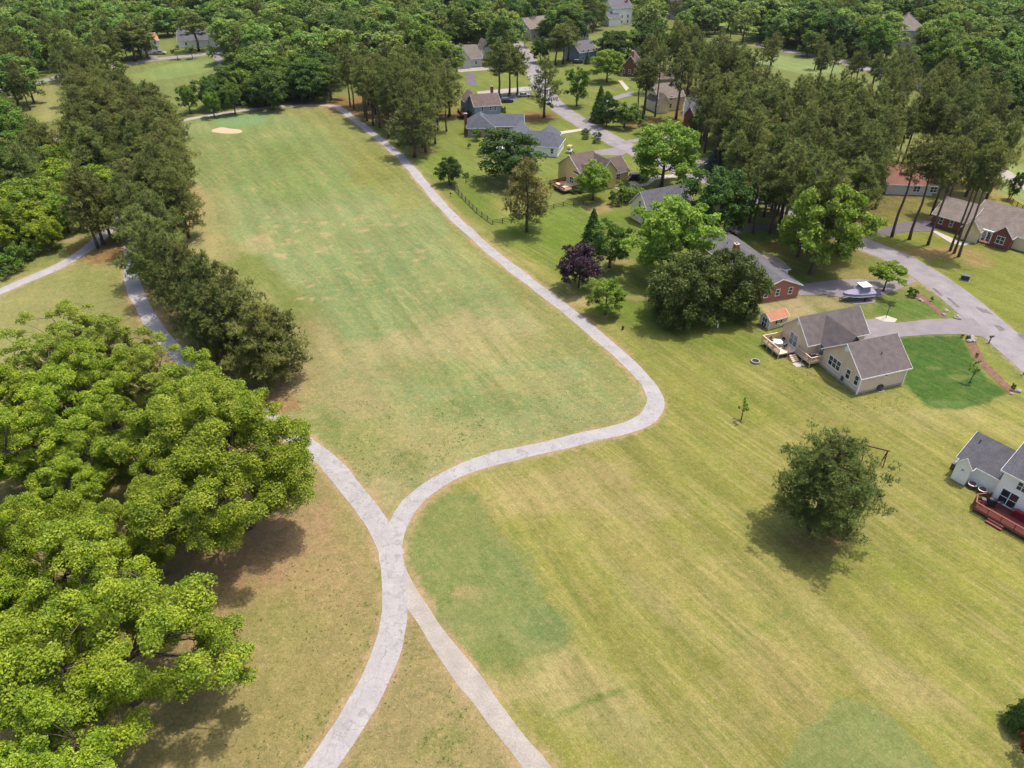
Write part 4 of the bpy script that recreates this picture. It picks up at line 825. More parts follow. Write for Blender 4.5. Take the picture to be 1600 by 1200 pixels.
# the remaining far wood as one mass (instances of the same crowns)
def far_wood(rest):
    keys = sorted(set(k for k, *_ in rest)); m = bpy.data.meshes.new('distant_wood'); n = len(rest)
    m.vertices.add(n); m.vertices.foreach_set('co', np.array([(x, y, 0) for _, x, y, _, _ in rest], np.float32).ravel())
    def at_(nm, ty, dat, fld='value'): q = m.attributes.new(nm, ty, 'POINT'); q.data.foreach_set(fld, dat)
    at_('kind', 'INT', np.array([keys.index(r[0]) for r in rest], np.int32))
    at_('size', 'FLOAT_VECTOR', np.array([(r[4] / PROTO[r[0]][3], r[4] / PROTO[r[0]][3], r[3] / PROTO[r[0]][2]) for r in rest], np.float32).ravel(), 'vector')
    at_('turn', 'FLOAT_VECTOR', np.array([(0, 0, rnd.uniform(0, 6.28)) for _ in rest], np.float32).ravel(), 'vector')
    o = obj('distant_wood', m)
    g = bpy.data.node_groups.new('wood', 'GeometryNodeTree'); g.interface.new_socket('Geometry', in_out='INPUT', socket_type='NodeSocketGeometry'); g.interface.new_socket('Geometry', in_out='OUTPUT', socket_type='NodeSocketGeometry')
    N, L = g.nodes, g.links; gi = N.new('NodeGroupInput'); go_ = N.new('NodeGroupOutput'); jn = N.new('GeometryNodeJoinGeometry')
    def na(nm, ty): q = N.new('GeometryNodeInputNamedAttribute'); q.data_type = ty; q.inputs[0].default_value = nm; return q.outputs[0]
    sz, tn, kd = na('size', 'FLOAT_VECTOR'), na('turn', 'FLOAT_VECTOR'), na('kind', 'INT')
    mp = N.new('GeometryNodeMeshToPoints'); L.new(gi.outputs[0], mp.inputs[0])
    for i, k in enumerate(keys):
        jc = N.new('GeometryNodeJoinGeometry')
        for src in CROWN[k]: oi = N.new('GeometryNodeObjectInfo'); oi.inputs[0].default_value = src; oi.transform_space = 'ORIGINAL'; L.new(oi.outputs['Geometry'], jc.inputs[0])
        cp = N.new('FunctionNodeCompare'); cp.data_type = 'INT'; cp.operation = 'EQUAL'; L.new(kd, cp.inputs[2]); cp.inputs[3].default_value = i
        ip = N.new('GeometryNodeInstanceOnPoints'); L.new(mp.outputs[0], ip.inputs['Points']); L.new(cp.outputs[0], ip.inputs['Selection']); L.new(jc.outputs[0], ip.inputs['Instance'])
        L.new(tn, ip.inputs['Rotation']); L.new(sz, ip.inputs['Scale']); L.new(ip.outputs[0], jn.inputs[0])
    L.new(jn.outputs[0], go_.inputs[0]); md = o.modifiers.new('wood', 'NODES'); md.node_group = g
    tag(o, 'far wood reading as one mass of green crowns along the top', kind='stuff')
far_wood(REST)
print('woods', WC, 'rest', len(REST), 'time', __import__('time').time() - exec_t)

# ---------------------------------------------------------------- houses
class House:
    """local frame: x along the wall p0 -> p1 (photo pixels on the ground), y away to its left, z up"""
    def __init__(s, name, label, p0, p1, cat='house', group=None):
        a = at(*p0); b = at(*p1) - a; s.L = float(np.hypot(*b)); s.ang = math.atan2(b[1], b[0]); s.o = a
        s.root = empty(name, (a[0], a[1], 0), s.ang); tag(s.root, label, cat, group); s.roof = None; s.k = 0
    def world(s, x, y): c, n = math.cos(s.ang), math.sin(s.ang); return (s.o[0] + x * c - y * n, s.o[1] + x * n + y * c)
    def vol(s, x0, x1, y0, y1, h, rise, axis='x', wall=None, roof=None, over=.4, hip=0.0, z0=-.05, trim=True, th=.16):
        s.k += 1; e = s.k * .003                       # no two volumes share a plane
        sw = axis == 'y'; a0, a1, b0, b1 = (x0, x1, y0, y1) if not sw else (y0, y1, x0, x1)
        tr = (lambda p: (p[0], p[1], p[2])) if not sw else (lambda p: (p[1], p[0], p[2]))
        bm = (b0 + b1) / 2; half = (b1 - b0) / 2; sl = rise / half
        h -= e; g = rise if not hip else 0
        v = [(a0+e,b0+e,z0),(a1-e,b0+e,z0),(a1-e,b1-e,z0),(a0+e,b1-e,z0),(a0+e,b0+e,h),(a1-e,b0+e,h),(a1-e,b1-e,h),(a0+e,b1-e,h)]
        f = [(0,1,5,4),(2,3,7,6)]
        if g: v += [(a0+e, bm, h + g - .02), (a1-e, bm, h + g - .02)]; f += [(1,2,6,9,5),(3,0,4,8,7),(4,5,9,8),(6,7,8,9)]
        else: f += [(1,2,6,5),(3,0,4,7),(4,5,6,7)]
        if sw: f = [tuple(reversed(q)) for q in f]
        mb = MB(); mb.add([tr(p) for p in v], f); mb.build('wall', wall, s.root)
        # roof: folded slab with real thickness
        ze = h - over * sl + .04; zr = h + rise + .04; hi = hip if hip else -over
        tp = [(a0-over,b0-over,ze),(a1+over,b0-over,ze),(a1+over,b1+over,ze),(a0-over,b1+over,ze),(a0+hi,bm,zr),(a1-hi,bm,zr)]
        V_ = tp + [(p[0], p[1], p[2] - th) for p in tp]
        F_ = [(0,1,5,4),(2,3,4,5),(7,6,10,11),(9,8,11,10)]
        if hip: F_ += [(3,0,4),(1,2,5),(6,9,10),(8,7,11)]
        F_ += [(1,0,6,7),(3,2,8,9)]
        F_ += [(0,3,9,6),(2,1,7,8)] if hip else [(0,4,10,6),(4,3,9,10),(5,1,7,11),(2,5,11,8)]
        if sw: F_ = [tuple(reversed(q)) for q in F_]
        mb = MB(); mb.add([tr(p) for p in V_], F_); ro = mb.build('roof', roof, s.root); s.roof = ro
        if trim:
            q = .03; t_ = MB()
            zb, zt = ze - th - .06, ze - .02
            for yy in (b0 - over - q, b1 + over):
                w_ = [tr((a0 - over, yy, 0)), tr((a1 + over, yy + q, 0))]
                t_.box(min(w_[0][0], w_[1][0]), max(w_[0][0], w_[1][0]), min(w_[0][1], w_[1][1]), max(w_[0][1], w_[1][1]), zb, zt)
            if not hip:
                for xx in (a0 - over - q, a1 + over):
                    for sgn, yb in ((1, b0 - over - q), (-1, b1 + over + q)):
                        p = [(xx, yb, ze - .02), (xx, bm, zr - .01), (xx, bm, zr - th - .07), (xx, yb, ze - th - .08)]
                        vv = [tr(r_) for r_ in p] + [tr((r_[0] + q, r_[1], r_[2])) for r_ in p]
                        t_.add(vv, [(0,1,2,3),(7,6,5,4),(0,4,5,1),(1,5,6,2),(2,6,7,3),(3,7,4,0)])
            else:
                for xx in (a0 - over - q, a1 + over):
                    w_ = [tr((xx, b0 - over, 0)), tr((xx + q, b1 + over, 0))]
                    t_.box(min(w_[0][0], w_[1][0]), max(w_[0][0], w_[1][0]), min(w_[0][1], w_[1][1]), max(w_[0][1], w_[1][1]), zb + .005, zt)
            t_.build('trim', white_paint, ro)
        return ro
    def _face(s, side, c, a, z):
        if side == 'y0': return lambda u, d, w: (a + u, c - d, z + w)
        if side == 'y1': return lambda u, d, w: (a - u, c + d, z + w)
        if side == 'x0': return lambda u, d, w: (c - d, a - u, z + w)
        return lambda u, d, w: (c + d, a + u, z + w)
    def win(s, side, c, a, z, w=.9, h=1.4, n=1, frame=None, pane=None, name='window', shutters=None):
        """window centred at a on the wall plane c; n lights side by side, each with two sashes"""
        fr, gl = MB(), MB(); F = s._face(side, c, a, z)
        def bx(mb, u0, u1, d0, d1, w0, w1):
            P = [F(u, d, w_) for u in (u0, u1) for d in (d0, d1) for w_ in (w0, w1)]; xs, ys, zs = zip(*P); mb.box(min(xs), max(xs), min(ys), max(ys), min(zs), max(zs))
        W = w * n; t = .07
        bx(fr, -W/2 - t, W/2 + t, .0, .07, h, h + t * 1.4); bx(fr, -W/2 - t * 1.6, W/2 + t * 1.6, .0, .10, -t * 1.4, 0)
        for i in range(n + 1): u = -W/2 + i * w; bx(fr, u - t/2, u + t/2, .0, .065, 0, h)
        bx(fr, -W/2, W/2, .0, .055, h * .5 - .03, h * .5 + .03)
        o = fr.build(name, frame or white_paint, s.root)
        bx(gl, -W/2, W/2, .0, .03, 0, h); gl.build('pane', pane or glass, o)
        if shutters:
            sh = MB()
            for sg in (-1, 1): u = sg * (W/2 + .28); bx(sh, u - .17, u + .17, .0, .05, 0, h)
            sh.build('shutter', shutters, o)
        return o
    def part(s, name, mat, fn, parent=None):
        mb = MB(); fn(mb); return mb.build(name, mat, parent or s.root)
    def chimney(s, x, y, z0, z1, w=.8, mat=None):
        c = s.part('chimney', mat or brick_red, lambda m: m.box(x-w/2, x+w/2, y-w/2, y+w/2, z0, z1), s.roof)
        s.part('chimney_cap', concrete, lambda m: (m.box(x-w/2-.07, x+w/2+.07, y-w/2-.07, y+w/2+.07, z1, z1+.12), m.cyl(x, y, z1+.12, z1+.4, .16)), s.root); return c
    def vent(s, x, y, z): s.part('roof_vent', grey_metal, lambda m: m.cyl(x, y, z - .1, z + .45, .07, 8), s.root)

# beige house with decks
h = House('beige_house', 'beige sided house with grey shingle roofs and pale wooden decks', (1338,616), (1408,600))
h.vol(0, 8.5, 0, 8.2, 3.35, 3.2, 'x', siding_beige, shingle); h.vent(4.6, 2.0, 5.0)
h.vol(-1.5, 9.6, 10.2, 16.6, 3.35, 2.95, 'x', siding_beige, shingle); h.vol(.8, 5.6, 6.4, 12.8, 3.35, 2.62, 'y', siding_beige, shingle, trim=False)
h.win('x0', 0, 5.6, 1.3, .85, 1.55, 3, name='window'); h.win('x0', 0, 2.55, 1.25, .85, 1.5); h.win('x0', 0, .75, 1.25, .8, 1.5); h.win('y0', 0, 4.6, 2.3, .5, .5)
h.win('x0', .8, 9.0, .95, .95, 2.05, 2, name='glazed_door', pane=glass_pale); h.win('x0', -1.5, 13.6, .95, .95, 2.05, 2, name='glazed_door', pane=glass_pale)
h.vol(-1.1, .4, 10.6, 12.2, 2.9, .8, 'x', siding_beige, shingle, over=.15)
for i, (y, z) in enumerate(((4.1, 5.5), (13.4, 5.3))): h.part('gable_vent', white_paint, lambda m: m.box(-.06 if i == 0 else -1.56, -.0 if i == 0 else -1.5, y - .35, y + .35, z - .4, z + .4))
for x, y in ((-.02, -.02), (8.42, -.02)): h.part('corner_board', white_paint, lambda m: m.box(x - .05, x + .12, y - .05, y + .12, 0, 3.2))
h.part('foundation', concrete, lambda m: m.box(-.04, 8.54, -.04, 8.2, 0, .35)); h.part('meter_box', grey_metal, lambda m: m.box(-.2, 0, 3.1, 3.5, .4, 1.1))
def deck(hs, pts, zf, mat, rail, rh=1.0, gaps=(), name='deck', step=1.6, balu=True, bw=.05):
    """deck floor on posts with a railing along its outer edges; pts in the house frame, house side last"""
    n = len(pts); ro = empty(name, (0, 0, 0)); ro.parent = hs.root
    mb = MB(); mb.add([(*p, zf - .14) for p in pts] + [(*p, zf) for p in pts], [tuple(reversed(range(n))), tuple(range(n, 2*n))] + [(i, (i+1) % n, n + (i+1) % n, n + i) for i in range(n)])
    fl = mb.build('deck_floor', mat, ro)
    sk = MB()
    for i in range(n - 1):
        a, b = np.array(pts[i]), np.array(pts[i+1]); L = np.linalg.norm(b - a); d = (b - a) / L; k = max(1, int(round(L / step)))
        for j in range(k + 1):
            if j == k and i < n - 2: continue
            p = a + (b - a) * j / k; pm = MB(); pm.box(p[0]-.05, p[0]+.05, p[1]-.05, p[1]+.05, -.05, zf + rh + .03); pm.build('post', rail, ro)
        sk.bar((*a, zf - .1), (*b, zf - .1), .05, .26)
        if i in gaps: continue
        rm = MB(); rm.bar((*a, zf + rh), (*b, zf + rh), .15, .05); rm.bar((*a, zf + .12), (*b, zf + .12), .05, .09); rm.build('handrail', rail, ro)
        if balu:
            bm = MB()
            for t in np.arange(.1, L - .05, .14): p = a + d * t; bm.box(p[0]-bw/2, p[0]+bw/2, p[1]-bw/2, p[1]+bw/2, zf + .12, zf + rh)
            o = bm.build('balusters', rail, ro); o['kind'] = 'stuff'
    sk.build('rim_joist', rail, ro); return ro
deck(h, [(-1.5,16.5),(-5.2,16.5),(-5.2,12.0),(-1.6,12.0)], .85, deck_wood, deck_wood, .95, gaps=(2,))
deck(h, [(-1.55,11.96),(-2.1,11.9),(-2.1,8.3),(-.05,8.3)], .85, deck_wood, deck_wood, .95, gaps=(0,))
h.part('deck_stairs', deck_wood, lambda m: [m.box(-3.6 - .0, -2.4, 11.2 - .3*i, 11.5 - .3*i, 0, .68 - .17*i) for i in range(4)])
h.part('stair_pad', concrete, lambda m: m.box(-3.9, -2.3, 8.9, 10.1, 0, .05))
def place(hs, x, y): return hs.world(x, y)
def table_set(hs, x, y, zf):
    X_, Y_ = place(hs, x, y); t = empty('patio_table', (X_, Y_, zf), hs.ang); tag(t, 'round white patio table on the larger pale deck', 'table')
    MB().cyl(0, 0, .68, .73, .75, 20).build('table_top', white_paint, t); MB().cyl(0, 0, 0, .68, .05, 8).build('leg', white_paint, t); MB().cyl(0, 0, 0, .04, .3, 12).build('base', white_paint, t)
    lb = ['dark patio chair at the house side of the white table', 'dark patio chair at the left of the white table', 'dark patio chair at the rail side of the white table', 'dark patio chair nearest the deck stairs']
    for i in range(4):
        an = R(90 * i + 20); X2, Y2 = place(hs, x + 1.15 * math.cos(an), y + 1.15 * math.sin(an)); chair('patio_chair', X2, Y2, zf, hs.ang + an + math.pi / 2, lb[i], 'chairs round the white table')
def chair(nm, X_, Y_, z, rz, label, group=None, mat=None):
    m_ = mat or black_plastic; c = empty(nm, (X_, Y_, z), rz); tag(c, label, 'chair', group)
    MB().box(-.26, .26, -.26, .26, .4, .46).build('seat', m_, c); b = MB(); b.bar((-.24, -.26, .46), (-.24, -.36, .95), .05); b.bar((.24, -.26, .46), (.24, -.36, .95), .05); b.box(-.26, .26, -.34, -.29, .55, .95); b.build('backrest', m_, c)
    for sx in (-.23, .23):
        for sy in (-.23, .23): MB().box(sx-.02, sx+.02, sy-.02, sy+.02, 0, .4).build('leg', m_, c)
table_set(h, -3.7, 14.4, .85)
def grill(X_, Y_, z, rz, label, cover=None):
    g = empty('grill', (X_, Y_, z), rz); tag(g, label, 'grill')
    if cover: 
        b = MB(); b.add([(-.75,-.32,.05),(.75,-.32,.05),(.75,.32,.05),(-.75,.32,.05),(-.66,-.26,.95),(.66,-.26,.95),(.66,.26,.95),(-.66,.26,.95),(-.5,0,1.12),(.5,0,1.12)],[(0,1,5,4),(1,2,6,5),(2,3,7,6),(3,0,4,7),(4,5,9,8),(6,7,8,9),(5,6,9),(7,4,8)]); b.build('cover', cover, g)
    else:
        MB().box(-.45, .45, -.28, .28, .3, .85).build('cabinet', black_plastic, g); MB().tube([(-.42, 0, .92), (.42, 0, .92)], [.28, .28], 12).build('lid', black_plastic, g)
    for sx in (-.5, .5): MB().box(sx-.03, sx+.03, -.2, .2, 0, .3).build('leg', grey_metal, g)
    for sx in (-1, 1): MB().box(min(sx*.7, sx*1.15), max(sx*.7, sx*1.15), -.25, .25, .82, .86).build('side_shelf', grey_metal, g)
X_, Y_ = h.world(-1.4, 9.0); grill(X_, Y_, .85, h.ang, 'black kettle grill on the smaller pale deck')
# little shed
sh = House('garden_shed', 'small beige garden shed with a salmon orange roof', (1200.5,515.5), (1228,508), 'shed')
sh.vol(0, 3.9, 0, 2.4, 1.95, .75, 'x', siding_beige, shingle_orange, over=.2)
sh.win('x0', 0, 1.2, .1, .55, 1.65, 2, name='double_door'); sh.win('y0', 0, 2.0, .85, .45, .6, 1, shutters=black_plastic); sh.part('ramp', weathered, lambda m: m.add([(-1.2,.5,0),(-1.2,1.9,0),(0,1.9,.16),(0,.5,.16),(0,.5,0),(0,1.9,0)],[(0,3,2,1),(0,4,3),(1,2,5),(3,4,5,2)]))
for x, y in ((0, 0), (3.84, 0), (0, 2.34)): sh.part('corner_board', white_paint, lambda m: m.box(x-.03, x+.09, y-.03, y+.09, 0, 1.85))
# brick ranch house
b = House('brick_ranch_house', 'long red brick ranch house with a grey roof and brick chimney', (1183,473), (1246,463))
b.vol(0, 8.5, 0, 23, 2.6, 1.7, 'y', brick_red, shingle_grey, over=.35); b.chimney(2.6, 13.0, 2.9, 5.6, .9, brick_red)
for a in (1.5, 3.9, 6.6): b.win('y0', 0, a, .9, .8, 1.2)
b.vol(8.4, 10.6, 6.5, 13, 2.35, .35, 'x', white_paint, shingle_tan, over=.25); b.part('downspout', white_paint, lambda m: m.box(-.12, -.02, -.1, 0, 0, 2.5))
b.vent(3.2, 17, 3.9); b.vent(3.0, 8, 3.8)
# white house at the right edge with a red deck
wh = House('white_house', 'white two storey house cut by the right edge, with a red deck', (1492,741), (1512,752))
wh.vol(-.3, 5.2, -.1, 6.4, 2.9, 2.3, 'x', siding_white, shingle_grey, over=.3); wh.vol(0, 1.75, -1.2, 2.2, 2.9, 1.1, 'y', siding_white, shingle_grey, over=.18)
wh.vol(5.0, 15, -1.6, 7.0, 5.4, 2.8, 'x', siding_white, shingle_grey, over=.35)
wh.win('y0', -1.6, 6.6, .75, .95, 2.05, 2, name='sliding_door'); wh.win('y0', -1.6, 7.3, 3.6, .55, 1.1, 2); wh.win('y0', -1.6, 11.0, .75, .95, 2.05, 2, name='sliding_door'); wh.win('y0', -1.2, .9, 1.9, .4, .3)
wh.win('y0', -1.6, 11.0, 3.6, .55, 1.1, 2); wh.part('wall_lamp', black_plastic, lambda m: m.box(8.95, 9.1, -1.76, -1.6, 2.2, 2.55)); wh.vent(.4, 2.2, 4.6)
wh.part('air_conditioner', grey_metal, lambda m: m.box(-1.0, -.35, .6, 1.5, 0, .9))
deck(wh, [(4.9,-1.62),(4.0,-3.4),(4.6,-4.9),(10.6,-4.9),(12.6,-3.2),(12.6,-1.62)], .6, deck_red, rail_red, .9, gaps=(), name='red_deck', step=1.5)
wh.part('deck_steps', rail_red, lambda m: [m.box(6.4, 8.2, -5.3 - .3*i, -5.0 - .3*i, 0, .45 - .17*i) for i in range(2)])
X_, Y_ = wh.world(8.6, -2.4); grill(X_, Y_, .6, wh.ang, 'long grill under a bright red cover on the red deck', red_cloth)
X_, Y_ = wh.world(5.6, -3.0); grill(X_, Y_, .6, wh.ang + .6, 'black smoker grill in the corner of the red deck')
for i, lb in enumerate(('pale rimmed planter barrel nearer the white bump out', 'pale rimmed planter barrel nearer the red deck')):
    X_, Y_ = wh.world(2.4 + 1.25 * i, -.75); p = empty('planter_barrel', (X_, Y_, 0)); tag(p, lb, 'planter', 'planters by the white house')
    MB().cyl(0, 0, 0, .55, .38, 16, .5).build('tub', weathered, p); MB().tube([(0, 0, .55), (0, 0, .62)], [.54, .54], 16).build('rim', white_paint, p); MB().cyl(0, 0, .6, .65, .44, 16).build('soil', mulch, p)
# brick fronted house at the right
tb = House('brick_front_house', 'brick fronted ranch house with a tan roof and white porch columns', (1573,392), (1509,373))
tb.vol(-5, 9.2, -14, -2.2, 3.0, 3.4, 'x', siding_cream, shingle_tan, over=.4); tb.vol(-.0, 3.6, -6, 0, 3.0, 1.9, 'y', brick_dark, shingle_tan, over=.3); tb.vol(5.8, 9.2, -7, 1.1, 3.0, 1.8, 'y', siding_cream, shingle_tan, over=.35)
tb.vol(9.1, 16.5, -11.5, -1.6, 2.9, 2.6, 'x', brick_dark, shingle_tan, over=.35)
tb.win('y1', 0, 1.9, 1.0, .75, 1.5, 2); tb.win('y1', -2.2, 4.6, .5, .8, 1.9, 2); tb.win('y1', -1.6, 12.4, 1.0, .7, 1.4, 1); tb.win('y1', -1.6, 14.6, 1.0, .7, 1.4, 1)
for x in (3.75, 4.7, 5.6): tb.part('porch_column', white_paint, lambda m: m.box(x-.1, x+.1, -.3, -.1, .3, 2.75))
tb.part('porch_floor', brick_dark, lambda m: m.box(3.62, 5.78, -2.15, .1, 0, .35)); tb.part('porch_beam', white_paint, lambda m: m.box(3.62, 5.78, -.32, -.05, 2.75, 3.0))
# yellow house
y = House('yellow_house', 'pale yellow house with two front gables and brown shingle roofs', (914,300), (985,284))
y.vol(-.6, 6.2, 1.0, 11, 4.4, 3.3, 'x', siding_yellow, shingle_brown, over=.4); y.vol(3.4, 8.6, -1.2, 6, 4.4, 2.9, 'y', siding_yellow, shingle_brown, over=.35); y.vol(-.6, 2.4, -.4, 4, 4.2, 1.7, 'y', siding_yellow, shingle_brown, over=.25)
y.vol(7.6, 14.2, 1.0, 8, 2.9, 2.6, 'x', siding_yellow, shingle_brown, over=.35)
y.win('y0', 1.0, 11, 1.0, .6, 1.3, 2); y.win('y0', -.4, .6, .4, .6, 1.9, 1); y.win('y0', -1.2, 6, 3.0, .8, 1.2, 1); y.win('x0', -.6, 5, 1.0, .8, 1.4, 2)
deck(y, [(-.7,7.5),(-5.5,7.5),(-5.5,1.2),(-.7,1.2)], .8, deck_wood, red_wood, .9, gaps=(), name='deck', step=2)
X_, Y_ = y.world(-3.4, 5.2); t = empty('patio_table', (X_, Y_, .8), y.ang); tag(t, 'patio table on the deck left of the yellow house', 'table'); MB().cyl(0, 0, .68, .74, .7, 16).build('table_top', flower_red, t); MB().cyl(0, 0, 0, .68, .05, 8).build('leg', white_paint, t)
# pale yellow house with the dark hip roof
py = House('pale_yellow_house', 'pale yellow house with a dark grey roof and arched window', (990,338), (1012,351))
py.vol(0, 6.5, -1, 11, 3.8, 3.3, 'y', siding_cream, shingle_grey, over=.35); py.vol(-3.4, .2, 3, 8, 2.6, 1.2, 'x', siding_white, shingle_grey, over=.25); py.vol(3, 9.5, 2, 10, 3.8, 3.0, 'x', siding_cream, shingle_grey, over=.3)
py.win('y0', -1, 3.2, 3.4, .7, 1.5, 1); py.win('x0', -3.4, 5.5, .8, .8, 1.3, 2); py.win('y0', -1, 5.2, .9, .7, 1.3, 1)
# grey roofed white house
g = House('grey_roof_house', 'white house with wide grey hip roofs behind the dark tree', (778,240), (866,247))
g.vol(5.5, 17, 1, 10, 2.9, 2.6, 'x', siding_white, shingle_blue, over=.4, hip=2.2); g.vol(0, 7.5, 2, 12, 3.0, 3.2, 'y', siding_white, shingle_blue, over=.4); g.vol(9, 15, 8, 15, 2.9, 2.0, 'y', siding_white, shingle_blue, over=.35)
g.win('y0', 1, 15.4, .9, .8, 1.3); g.win('y0', 2, 2, .9, .9, 1.3, 2); g.part('shed_box', white_paint, lambda m: m.box(-.2, 2.0, -2.4, -.4, 0, 2.2))
# tan brick house with the blue grey roof
tbk = House('tan_brick_house', 'tan brick house with a blue grey roof and end chimney', (731,214), (792,213))
tbk.vol(0, 8, 0, 9.5, 2.9, 2.7, 'y', brick_tan, shingle_blue, over=.4, hip=2.5); tbk.vol(4, 17, 1.5, 8.5, 2.9, 2.3, 'x', brick_tan, shingle_blue, over=.35); tbk.win('y0', 0, 2.2, .8, .8, 1.6, 2); tbk.win('y0', 1.5, 12.0, 1.0, .8, 1.3, 2); tbk.chimney(-.5, 4, 0, 5.8, .9, brick_dark)
# blue grey two storey house
bl = House('blue_house', 'blue grey two storey house with a brown shingle roof', (742,191), (781,188))
bl.vol(0, 8.6, 0, 9, 5.0, 2.5, 'x', siding_blue, shingle_brown, over=.35); bl.vol(-1.2, 4.5, 8.6, 15, 4.6, 2.2, 'y', siding_blue, shingle_brown, over=.3)
for a in (2.6, 5.3, 6.8): bl.win('y0', 0, a, 3.3, .7, 1.2)
bl.chimney(7.6, 7, 6.5, 9, .8, brick_dark); deck(bl, [(-.05,9),(-3.6,9),(-3.6,4),(-.05,4)], 1.4, red_wood, red_wood, .9, name='deck', step=2)
def simple(name, label, p0, p1, dep, eave, rise, axis, wall, roof, wins=(), hip=0, chim=None, wing=None):
    q = House(name, label, p0, p1); q.vol(0, q.L, 0, dep, eave, rise, axis, wall, roof, over=.4, hip=hip)
    for sd, a, z in wins: q.win(sd, 0, a * (q.L if sd == 'y0' else dep), z, .9, 1.3, 1)
    if chim: q.chimney(chim[0] * q.L, chim[1] * dep, eave, eave + rise + 1.3, 1.0, chim[2])
    if wing: x0, x1, y0, y1, e, r, ax = wing; q.vol(x0 * q.L, x1 * q.L, y0, y1, e, r, ax, wall, roof, over=.3)
    return q
W3 = (('y0', .2, 1.0), ('y0', .5, 1.0), ('y0', .8, 1.0)); W6 = W3 + (('y0', .2, 3.5), ('y0', .5, 3.5), ('y0', .8, 3.5))
simple('light_grey_house', 'light grey house with a steep gable beyond the blue house', (708,106), (753,104), 10, 3.6, 4.2, 'x', siding_grey, shingle_tan, W3, chim=(.0, .5, siding_grey), wing=(.15, .6, -2.5, 6, 3.4, 3.6, 'y'))
simple('small_grey_house', 'small pale house right beside the light grey one', (757,91), (769,90), 8, 4.0, 3.0, 'y', siding_white, shingle_tan, W3)
simple('cream_house', 'cream house half hidden by tall pines on the straw bed', (1027,175), (1066,171), 9, 4.6, 3.4, 'x', siding_cream, shingle_tan, W6, wing=(-.1, .3, -2, 6, 3.4, 2.6, 'y'))
simple('brown_brick_house', 'brown brick house above the cream house', (1026,142), (1050,141), 9, 4.4, 2.4, 'x', brick_tan, shingle_brown, W3)
simple('red_brick_house', 'red brick two storey house with white dormers among pines', (1066,203), (1128,207), 9, 5.2, 3.4, 'x', brick_dark, shingle_grey, W6, wing=(.0, .22, -1.6, 4, 5.4, 2.2, 'y'))
simple('brown_roof_house', 'house with a steep brown roof and tall brick chimney', (968,118), (998,120), 10, 3.0, 4.6, 'y', brick_dark, shingle_brown, W3, chim=(.55, .2, brick_red))
simple('blue_grey_house', 'blue grey house with a dark garage beside the far street', (905,98), (932,94), 10, 4.2, 3.4, 'x', siding_blue, shingle_grey, W6)
simple('white_house', 'far white house with an orange brown roof, upper left', (222,84), (252,81), 11, 5.0, 2.4, 'x', siding_white, shingle_orange, W6)
simple('gable_house', 'far white house with a big pale roof and right gable', (280,75), (341,73), 12, 3.4, 4.2, 'x', siding_white, shingle_grey, W3, wing=(.82, 1.0, -3, 5, 3.4, 3.4, 'y'))
simple('treetop_house', 'grey roofed house showing above the trees at the top', (684,22), (709,22), 14, 9.0, 4.5, 'x', siding_white, shingle_grey, W6, hip=4)
simple('tan_roof_house', 'house with two tan roofs at the far street end', (828,64), (862,59), 12, 5.5, 4.0, 'x', siding_grey, shingle_tan, W3)
simple('narrow_tan_house', 'narrow tan house between far trees', (906,62), (920,62), 10, 7.5, 3.5, 'y', siding_grey, shingle_tan, W6)
simple('colonial_house', 'far white two storey house with a red brick chimney', (956,40), (986,38), 12, 8.5, 3.6, 'x', siding_white, shingle_grey, W6, chim=(.85, .3, brick_red), wing=(-.3, .3, -3, 6, 4.2, 2.4, 'x'))
simple('ridge_top_house', 'pale roofed house above the pine wood, top', (1040,30), (1067,30), 16, 8.5, 5.0, 'x', siding_grey, shingle_tan, W3, hip=5)
simple('woodland_house', 'large pale roof rising over the dark far pines, upper right', (1394,78), (1438,78), 16, 8.5, 6.0, 'x', siding_grey, shingle_tan, W3, hip=7)
rr = House('red_roof_house', 'low house with a faded red roof inside the pine wood', (1396,304), (1456,306))
rr.vol(-2, rr.L, 0, 9, 2.9, 3.2, 'x', siding_grey, shingle_red, over=.4); rr.win('y0', 0, 5, .9, .8, 1.3, 2); rr.win('y0', 0, 9, .9, .8, 1.3, 2)

